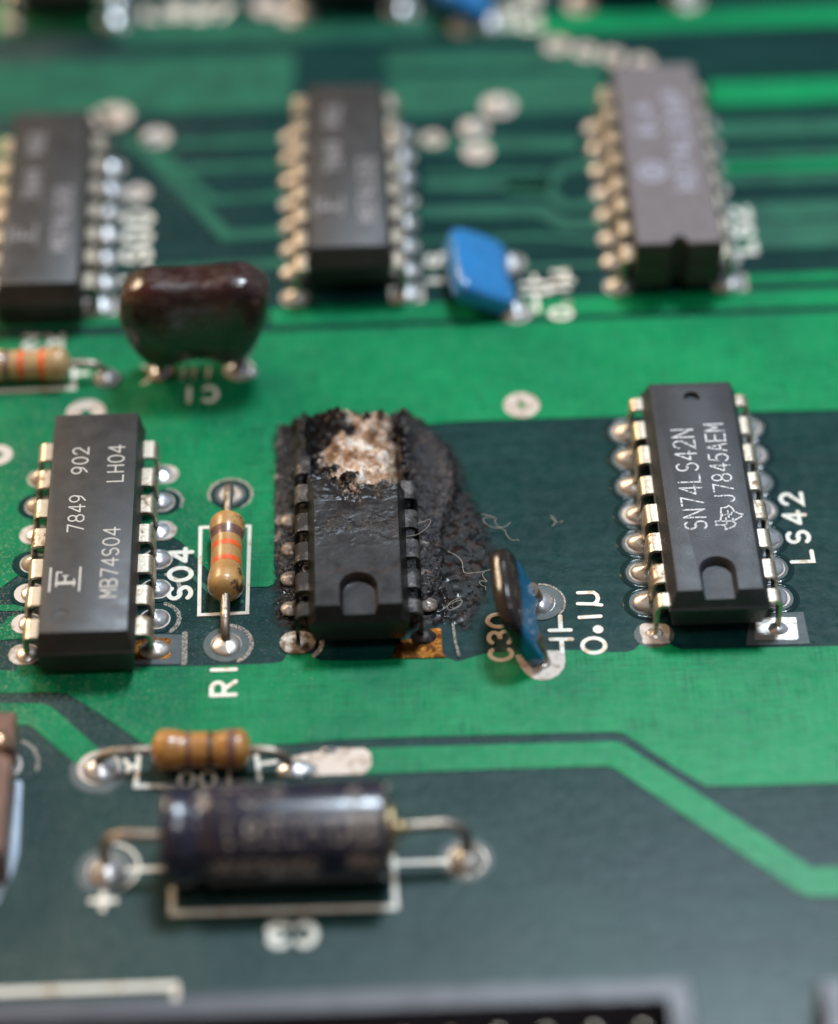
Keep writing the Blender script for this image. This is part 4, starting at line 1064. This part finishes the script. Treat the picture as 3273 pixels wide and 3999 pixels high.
link('printed_stripe', mb.mesh('printed_stripe', M['ink_cap'], 60), ec)
ring_pad(-18.95, -27.85, r=1.15, hole=0, clear=1.75); link('solder_joint', DOME, board, (-18.9, -27.95, .07), scale=(1.12, 1.12, 1.2), label='solder joint at the left lead of the cylindrical capacitor')
ring_pad(1.75, -27.95, r=1.2, hole=0, clear=1.6, matp='wire'); link('solder_joint', fillet_mesh('stained_dome', 1.05, 1.05, .8, M['solder'], seed=51), board, (1.75, -28.0, .07), label='brown stained solder joint at the right lead of the cylindrical capacitor')

# ------------------------------------------------------------------ dipped capacitors
def pillow(outl, T, mat, name, cx, cz, flat=.55, n_r=12, warp=None):
    """outl: outline in x,z ; thickness along y"""
    mb = MB(); n = len(outl)
    ts = [i/n_r for i in range(1, n_r+1)]
    def pt(s_, i, side):
        k = math.cos(s_*math.pi/2)**flat; k = 0 if s_ >= .9999 else k
        x, z = cx+(outl[i][0]-cx)*math.sin(s_*math.pi/2)**.9, cz+(outl[i][1]-cz)*math.sin(s_*math.pi/2)**.9
        return (x, side*T/2*k, z)
    rings = [[pt(s_, i, -1) for i in range(n)] for s_ in ts]+[[pt(s_, i, 1) for i in range(n)] for s_ in ts[::-1][1:]]
    mb.loft(rings, True, True)
    if warp: mb.v = [warp(p) for p in mb.v]
    return recalc(mb.mesh(name, mat, 180))
def smooth_loop(pts, n=64):
    m_ = len(pts); out = []
    for k in range(n):
        t = k*m_/n; i = int(t); f = t-i
        p0, p1, p2, p3 = (Vector(pts[(i+j-1) % m_]) for j in range(4))
        q = .5*((2*p1)+(p2-p0)*f+(2*p0-5*p1+4*p2-p3)*f*f+(3*p1-p0-3*p2+p3)*f**3)
        out.append((q[0], q[1]))
    return out
def maroon():
    q = Mat('maroon_dip', .22)
    c = q.ramp(q.noise(.35, 4), [(.35, (.014, .005, .004)), (.65, (.040, .007, .005))])
    dustm = q.math('MULTIPLY', q.ramp(q.noise(1.1, 5, vec=q.vec((.5, 1, 1.6)), rough=.7), [(.50, 0.0), (.70, .65)]), 1.0)
    c = q.mix(dustm, c, (.11, .075, .055)); q.col(c); q.coat(.8, .16)
    q.rough(q.ramp(q.noise(1.1, 5), [(.4, .18), (.7, .5)])); q.bump(q.noise(.8, 3), .25, .2); return q.m
M['maroon'] = maroon()
c1 = empty('disc_capacitor', (-14.5, 14.0, 0), label='bean shaped dark maroon dipped capacitor standing at the left', cat='capacitor')
ol = [(-4.9, 6.0), (-4.65, 4.3), (-4.2, 3.0), (-3.5, 1.9), (-2.6, 1.3), (-1.6, 1.6), (-.4, 2.0), (1.0, 1.95), (2.3, 1.5), (3.4, 1.9), (4.2, 3.2), (4.85, 4.9), (5.15, 6.7), (4.9, 7.9), (3.9, 8.7), (2.6, 8.8), (1.2, 8.65), (-.3, 8.6), (-1.8, 8.6), (-3.2, 8.55), (-4.4, 7.8)]
link('dipped_body', pillow(smooth_loop(ol, 72), 3.9, M['maroon'], 'dipped_body', 0, 5.0, .42, 16), c1)
for x0, x1_ in ((-3.1, -2.55), (3.1, 2.75)):
    mb = MB(); mb.tube([(x0, 0, 3.6), (x0*.98, 0, 2.4), ((x0+x1_)/2, 0, 1.5), (x1_, 0, .9), (x1_, 0, .3)], [1.3, 1.05, .72, .45, .36], 20)
    link('dipped_neck', recalc(mb.mesh('dipped_neck', M['maroon'], 180)), c1)
    mb = MB(); mb.tube([(x1_, 0, 1), (x1_, 0, -.3)], .3, 12); link('wire_lead', mb.mesh('wire_lead', M['wire'], 60), c1)
ring_pad(-17.1, 14.0, r=1.0, hole=0, solder=.7, h=.6, matp='pad_stained'); ring_pad(-11.75, 13.95, r=1.05, hole=0, solder=.9)
link('solder_joint', DOME, board, (-11.0, 13.6, .06), scale=(.55, .5, .7))
outline([[(-18.6+.9*math.cos(R(a)), 13.75+.9*math.sin(R(a))) for a in range(-70, 71, 14)]], .2, 'cream printed arc left of the maroon capacitor', z=.075)
for dx in (-15.6, -14.9, -13.9): outline([[(dx, 13.2), (dx+.1, 14.2)]], .18, 'brown stained printed tick under the maroon capacitor', z=.076)

def bluecap_mat(burn):
    q = Mat('blue_dip_scorched' if burn else 'blue_dip', .2)
    c = q.ramp(q.noise(.8, 4), [(.3, (.014, .16, .42)), (.7, (.022, .22, .52))]) if not burn else q.ramp(q.noise(.8, 4), [(.3, (.004, .09, .20)), (.7, (.008, .14, .28))])
    if burn:
        p = q.xyz()
        # the lacquer is burnt on the rim and on the side that faced the fire
        tt = q.math('ADD', q.math('MULTIPLY', p['X'], .913), q.math('MULTIPLY_ADD', p['Z'], .407, .58))
        hh = q.math('ADD', q.math('MULTIPLY', p['X'], -.407), q.math('MULTIPLY_ADD', p['Z'], .913, -.9))
        v = q.math('ADD', q.math('MULTIPLY', hh, .5), q.math('MULTIPLY', tt, -.9))
        v = q.math('MULTIPLY', q.math('ADD', v, q.math('MULTIPLY_ADD', q.noise(.9, 4), .9, -.45)), .5)
        c = q.mix(q.ramp(v, [(.30, 0.0), (.44, 1.0)]), c, (.010, .007, .007))
        br = q.math('MULTIPLY', q.ramp(q.noise(3, 5, vec=q.vec((1, 1, 1)), rough=.7), [(.5, 0.0), (.62, .6)]), q.ramp(v, [(.6, 0.0), (.8, 1.0)]))
        c = q.mix(br, c, (.035, .017, .012))
    q.col(c); q.coat(.35 if burn else .9, .20 if burn else .08); q.bump(q.noise(1.5, 3), .15, .15)
    q.rough(q.ramp(q.noise(1.1, 4), [(.4, .16), (.7, .4)])); return q.m
M['blue'] = bluecap_mat(False); M['bluebk'] = bluecap_mat(True)
def dipcap(label, x, yf, yr, lean, mat, T, ol, shift=0):
    """capacitor whose two leads go into holes at (x, yf) and (x, yr); it leans to the left"""
    cy = (yf+yr)/2
    root = empty('dipped_capacitor', (x, cy, 0), label=label, cat='capacitor')
    o = smooth_loop(ol, 56); mcx = sum(p[0] for p in o)/len(o); mcz = sum(p[1] for p in o)/len(o)
    me = pillow(o, T, mat, 'dipped_body', mcx, mcz, .32, 12)
    ca, sa = math.cos(R(lean)), math.sin(R(lean))
    for v in me.vertices:  # outline axis -> board y, thickness axis -> across, then lean
        u, t, z = v.co; z0 = z-.6
        X, Z = t, z0
        v.co = (shift+X*ca-Z*sa, u, .6+X*sa+Z*ca)
    link('dipped_body', me, root)
    for yy in (yf-cy, yr-cy):
        s_ = 1 if yy > 0 else -1
        q0 = Vector((-(2.0-.6)*sa, yy*.8, .6+1.4*ca)); q1 = Vector((-.25*sa, yy*.95, .8))
        mb = MB(); mb.tube([q0, q1, (0, yy, .5), (0, yy, -.3)], [.55, .34, .28, .27], 12); link('wire_lead', recalc(mb.mesh('wire_lead', M['wire'], 60)), root)
    return root
olb = [(-2.9, .9), (-2.2, .75), (-1.1, 1.2), (.6, 1.5), (2.0, 1.4), (2.9, 1.9), (3.2, 3.4), (3.0, 4.9), (2.2, 5.6), (.4, 5.5), (-1.2, 5.3), (-2.4, 4.6), (-2.9, 3.2), (-3.0, 1.8)]
dipcap('scorched black and blue dipped capacitor leaning left beside the burnt chip', 7.2, -13.25, -8.35, 26, M['bluebk'], 1.5, [(-2.9, .35), (-2.2, .3), (-1.1, 1.0), (.6, 1.2), (2.0, .5), (2.7, .6)]+olb[6:], -.55)
olw = [(-2.9, .9), (-2, .7), (0, 1.1), (2.2, 1.2), (3.0, 1.9), (3.2, 3.6), (3.05, 5.4), (2.4, 6.1), (0, 6.0), (-2.2, 5.7), (-3.0, 4.9), (-3.1, 2)]
olw = [(p[0]*1.05, p[1]*.86) for p in olw]
dipcap('bright blue dipped capacitor leaning left between the middle and right back chips', 7.1, 19.0, 24.1, 65, M['blue'], 2.1, olw)
dipcap('bright blue dipped capacitor cut by the top photo edge', 7.2, 52.4, 57.6, 56, M['blue'], 2.1, olw)
# pads
plate_part('solder_pad', [[Q('o', *t) for t in [(770, 1045), (930, 1048), (975, 1065), (980, 1130), (968, 1180), (930, 1230), (870, 1262), (810, 1272), (750, 1262), (690, 1230), (645, 1175), (625, 1140), (600, 1085), (660, 1070)]], circ(*Q('o', 808, 1135), .42, 16)], .074, M['pad'], 'large round beige pad at the front lead of the scorched blue capacitor')
link('solder_joint', fillet_mesh('pad_bead', .52, .55, .3, M['solder'], seed=61), board, (*Q('o', 812, 1138), .06))
x, y = Q('o', 790, 685); plate_part('pad_clearance', [circ(x, y, 1.45)], .058, M['clear']); plate_part('solder_pad', [circ(x, y, .95)], .07, M['solder_bright'])
link('solder_joint', DOME, board, (x, y, .06), scale=(.93, .93, 1)); arc_dust(x, y, 1.55, -40, 90, .14)
ring_pad(7.3, 24.1, r=1.1, hole=0, solder=1.0); ring_pad(7.4, 18.95, r=1.15, hole=0, solder=.95)
ring_pad(7.4, 52.6, r=1.1, hole=0, solder=1.0); ring_pad(5.2, 52.1, r=1.0, hole=.4)

# ------------------------------------------------------------------ vias
for (c_, x, y, rr) in [('j', 1500, 1280, 1.22), ('g', 1370, 600, 1.3), ('g', 1230, 730, 1.1), ('g', 1250, 860, 1.1), ('g', 1000, 790, .9), ('f', 960, 850, 1.1), ('f', 700, 720, 1.4), ('f', 600, 745, 1.0), ('h', 110, 265, 1.05), ('h', 275, 300, .95), ('h', 430, 330, .95), ('h', 600, 360, .85),
                       ('h', 860, 10, 1.2), ('h', 240, 30, 1.1), ('g', 200, 90, 1.1), ('g', 60, 40, 1.2), ('i', 840, 90, 1.0)]:
    ring_pad(*Q(c_, x, y), r=rr, hole=.28, label=None)
ring_pad(*Q('g', 1230, 735), r=.6, hole=0, solder=.7); ring_pad(*Q('g', 1370, 600), r=.6, hole=0, solder=.7); ring_pad(*Q('f', 930, 860), r=.6, hole=0, solder=.7)

# ------------------------------------------------------------------ chips of the back rows
def print_far(line, a, b_):
    def f(mb, z1, z0):
        y = a
        text(nb(mb), line, 1.85, y, 90, 1.05, .88, .16, z1, z0)
        text(nb(mb), '7849', -.45, y+5.6, 90, 1.0, .86, .16, z1, z0); text(nb(mb), b_, -.45, y+10.6, 90, 1.0, .88, .16, z1, z0)
        fj_logo(mb, z1, z0, -1.25, y+.8); return M['ink_far']
    return f
P2 = 21.15
chip('logic_chip', -4.0, P2, 8, 'far', 'blurred black chip with grey print in the back row, middle of the three', 'chips of the back row', print_far('MB74LS32', P2+2.5, '902'), length=19.0, dz=.15)
chip('logic_chip', -25.35, P2-.3, 7, 'fj', 'blurred black chip with grey print in the back row, cut by the left photo edge', 'chips of the back row', print_far('MB74LS00', P2+1.2, '902'), length=19.5)
def print_cer(mb, z1, z0):
    text(nb(mb), 'HD74LS26P', 1.75, 25.8, 90, 1.25, 1.3, .26, z1, z0); text(nb(mb), '8L4', -.55, 32.0, 90, 1.15, 1.3, .26, z1, z0)
    tb = nb(mb); ribbon(tb, [(-1.15+.85*math.cos(R(a)), 27.8+.95*math.sin(R(a))) for a in range(0, 361, 20)], .34, z1, z0)
    ribbon(tb, [(-1.15+.3*math.cos(R(a)), 27.8+.35*math.sin(R(a))) for a in range(0, 361, 30)], .3, z1, z0); return M['ink_cer']
chip('logic_chip', 18.65, P2+.1, 8, 'cer', 'blurred grey brown ceramic chip with lilac print, rightmost of the back row', 'chips of the back row', print_cer, length=20.3)
P3 = 54.3
chip('logic_chip', -25.9, P3, 8, 'far', 'very blurred dark chip at the top edge, leftmost of the three', 'chips at the top edge', length=19.0, dz=.1)
chip('logic_chip', -3.4, P3+.3, 8, 'far', 'very blurred dark chip at the top edge, middle of the three', 'chips at the top edge', length=19.0, dz=.1)
chip('logic_chip', 18.75, P3+1.2, 8, 'far', 'very blurred dark chip at the top edge, rightmost of the three', 'chips at the top edge', length=19.0, dz=.1)
for cx, p1, n in ((-4.0, P2, 8), (-25.35, P2-.3, 7), (18.65, P2+.1, 8), (-25.9, P3, 3), (-3.4, P3+.3, 3), (18.75, P3+1.2, 2)):
    for i in range(n):
        for sd in (-1, 1):
            x = cx+sd*3.81; y = p1+2.54*i
            if x < -31: continue
            if i == 0 and sd > 0:
                plate_part('solder_pad', [[(x-1.1, y-.85), (x+1.3, y-.85), (x+1.3, y+.85), (x-1.1, y+.85)]], .072, M['pad'])
                link('solder_joint', DOME, board, (x+.1, y, .06), scale=(1.1, .9, 1)); continue
            pin_joint(x, y, sd, sd > 0, 'bare', i)

# ------------------------------------------------------------------ header connectors at the front edge
def header(label, x0, x1, yb, hgt, depth=8.6):
    root = empty('header_connector', ((x0+x1)/2, yb-depth/2, 0), label=label, cat='connector', group='black header connectors along the front')
    w2 = (x1-x0)/2; d2 = depth/2; t = 1.25
    mb = MB()
    def ring(w_, d_, z): return [(-w_, -d_, z), (w_, -d_, z), (w_, d_, z), (-w_, d_, z)]
    mb.loft([ring(w2-.05, d2-.05, .3), ring(w2, d2, 1), ring(w2, d2, hgt-.15), ring(w2-.15, d2-.15, hgt), ring(w2-t, d2-t, hgt), ring(w2-t, d2-t, 1.6)], True, True)
    link('shell', recalc(mb.mesh('shell', M['shell'], 30)), root)
    mb = MB(); mb.loft([[(-.32, -.32, 0), (.32, -.32, 0), (.32, .32, 0), (-.32, .32, 0)], [(-.32, -.32, hgt-1.4), (.32, -.32, hgt-1.4), (.32, .32, hgt-1.4), (-.32, .32, hgt-1.4)], [(-.15, -.15, hgt-1.0), (.15, -.15, hgt-1.0), (.15, .15, hgt-1.0), (-.15, .15, hgt-1.0)]])
    pin = recalc(mb.mesh('header_pin', M['wire'])); n = int((2*w2-5.0)/2.54)+1
    for i in range(n):
        x = w2-2.75-2.54*i
        if (x0+x1)/2+x < -26 or (x0+x1)/2+x > 27: continue
        for yy in (d2-2.55, d2-5.09): link('header_pin', pin, root, (x, yy, .3))
    return root
header('long black header connector with lilac sheen along the bottom photo edge', -40, 13.1, -39.9, 5.0)
header('black header connector just entering at the bottom right photo corner', 19.9, 44, -40.3, 5.0)

# ------------------------------------------------------------------ brown component cut by the left edge
M['brown'] = simple('brown_lacquer', (.13, .065, .045), (.22, .12, .085), .5, .35, bs=3, bst=.1, coat=.3)
M['copperish'] = metal_mat('coppery_clip', (.72, .44, .28), (.4, .2, .1), .3, .5)
lc = empty('power_component', (-26.0, -24.5, 0), label='brown lacquered component with a bent metal clip, cut by the left photo edge', cat='component')
mb = MB()
def rr_(x0, x1, y0, y1, z, b): return [(x0+b, y0, z), (x1-b, y0, z), (x1, y0+b, z), (x1, y1-b, z), (x1-b, y1, z), (x0+b, y1, z), (x0, y1-b, z), (x0, y0+b, z)]
mb.loft([rr_(-4, 1.55, -4.2, 3.0, .4, .3), rr_(-4, 1.6, -4.25, 3.05, 3.0, .3), rr_(-4, 1.5, -4.1, 2.9, 3.3, .5)])
link('brown_block', recalc(mb.mesh('brown_block', M['brown'], 40)), lc)
mb = MB(); mb.loft([rr_(-4, 1.45, 4.3, 7.0, .3, .2), rr_(-4, 1.5, 4.3, 7.05, 2.1, .2), rr_(-4, 1.4, 4.4, 6.9, 2.3, .3)])
link('brown_foot', recalc(mb.mesh('brown_foot', M['brown'], 40)), lc)
mb = MB(); mb.box(.1, 1.1, 3.3, 3.6, .1, 1.8); mb.lathe([(.55, 0), (.75, .3), (.7, .65), (.4, .95), (.1, 1.02)], 20, c=(.65, 4.25, 2.35), cap0=True)
link('metal_clip', recalc(mb.mesh('metal_clip', M['copperish'], 60)), lc)
x, y = -25.4, -19.8
plate_part('pad_clearance', [circ(x, y, 2.0)], .057, LAM); ring_pad(x, y, r=1.1, hole=0, solder=1.0)
arc_dust(x, y, 2.05, -15, 60, .22)

# ------------------------------------------------------------------ lint
M['lint'] = simple('pale_fibre', (.45, .38, .32), (.6, .52, .44), 2, .7)
random.seed(11)
def fibre(start, end, z, rad, seg, wob, label):
    a = Vector((*start, z)); b_ = Vector((*end, z)); path = []
    for i in range(seg+1):
        t = i/seg; p = a.lerp(b_, t)
        k1 = mnoise.noise(Vector((t*2.4, seg, start[0]))); k2 = mnoise.noise(Vector((t*2.4, seg+5, start[1])))
        p += Vector((k1*wob*1.3, k2*wob*1.3, abs(k1)*wob*.3))
        path.append(p)
    mb = MB(); mb.tube(path, rad*.75, 5)
    return tag(link('lint_fibre', mb.mesh('lint_fibre', M['lint'], 180)), label, 'fibre', 'pale lint fibres on the burnt area')
fibre(Q('b', 1320, 1170), Q('b', 1560, 1330), .45, .022, 30, 1.0, 'pale lint fibre lying on the tar right of the burnt chip')
fibre(Q('b', 975, 1000, 3), Q('b', 1170, 1000, 2.2), 2.6, .018, 24, 1.3, 'pale lint fibre bridging the right pins of the burnt chip')
fibre(Q('b', 1490, 920), Q('b', 1650, 1040), .5, .02, 24, 1.4, 'curled lint fibre between crust and scorched capacitor')
fibre(Q('b', 1640, 930), Q('b', 1770, 1110), .3, .018, 24, 1.0, 'thin lint fibre near the top of the scorched capacitor')
fibre(Q('b', 1260, 1560), Q('b', 1400, 1525), .4, .02, 30, 1.5, 'tangled lint fibre at the front of the tar patch')
fibre(Q('b', 1540, 1300), Q('b', 1545, 1440), .4, .018, 20, .8, 'short lint fibre at the edge of the tar patch')
fibre(Q('b', 330, 1150, 2.6), Q('b', 340, 1290, 2.4), 2.3, .018, 20, .6, 'lint fibre on the left pins of the burnt chip')
fibre(Q('o', 865, 95), Q('o', 980, 40), .25, .022, 18, .9, 'bent lint fibre on dark green laminate behind the scorched capacitor')
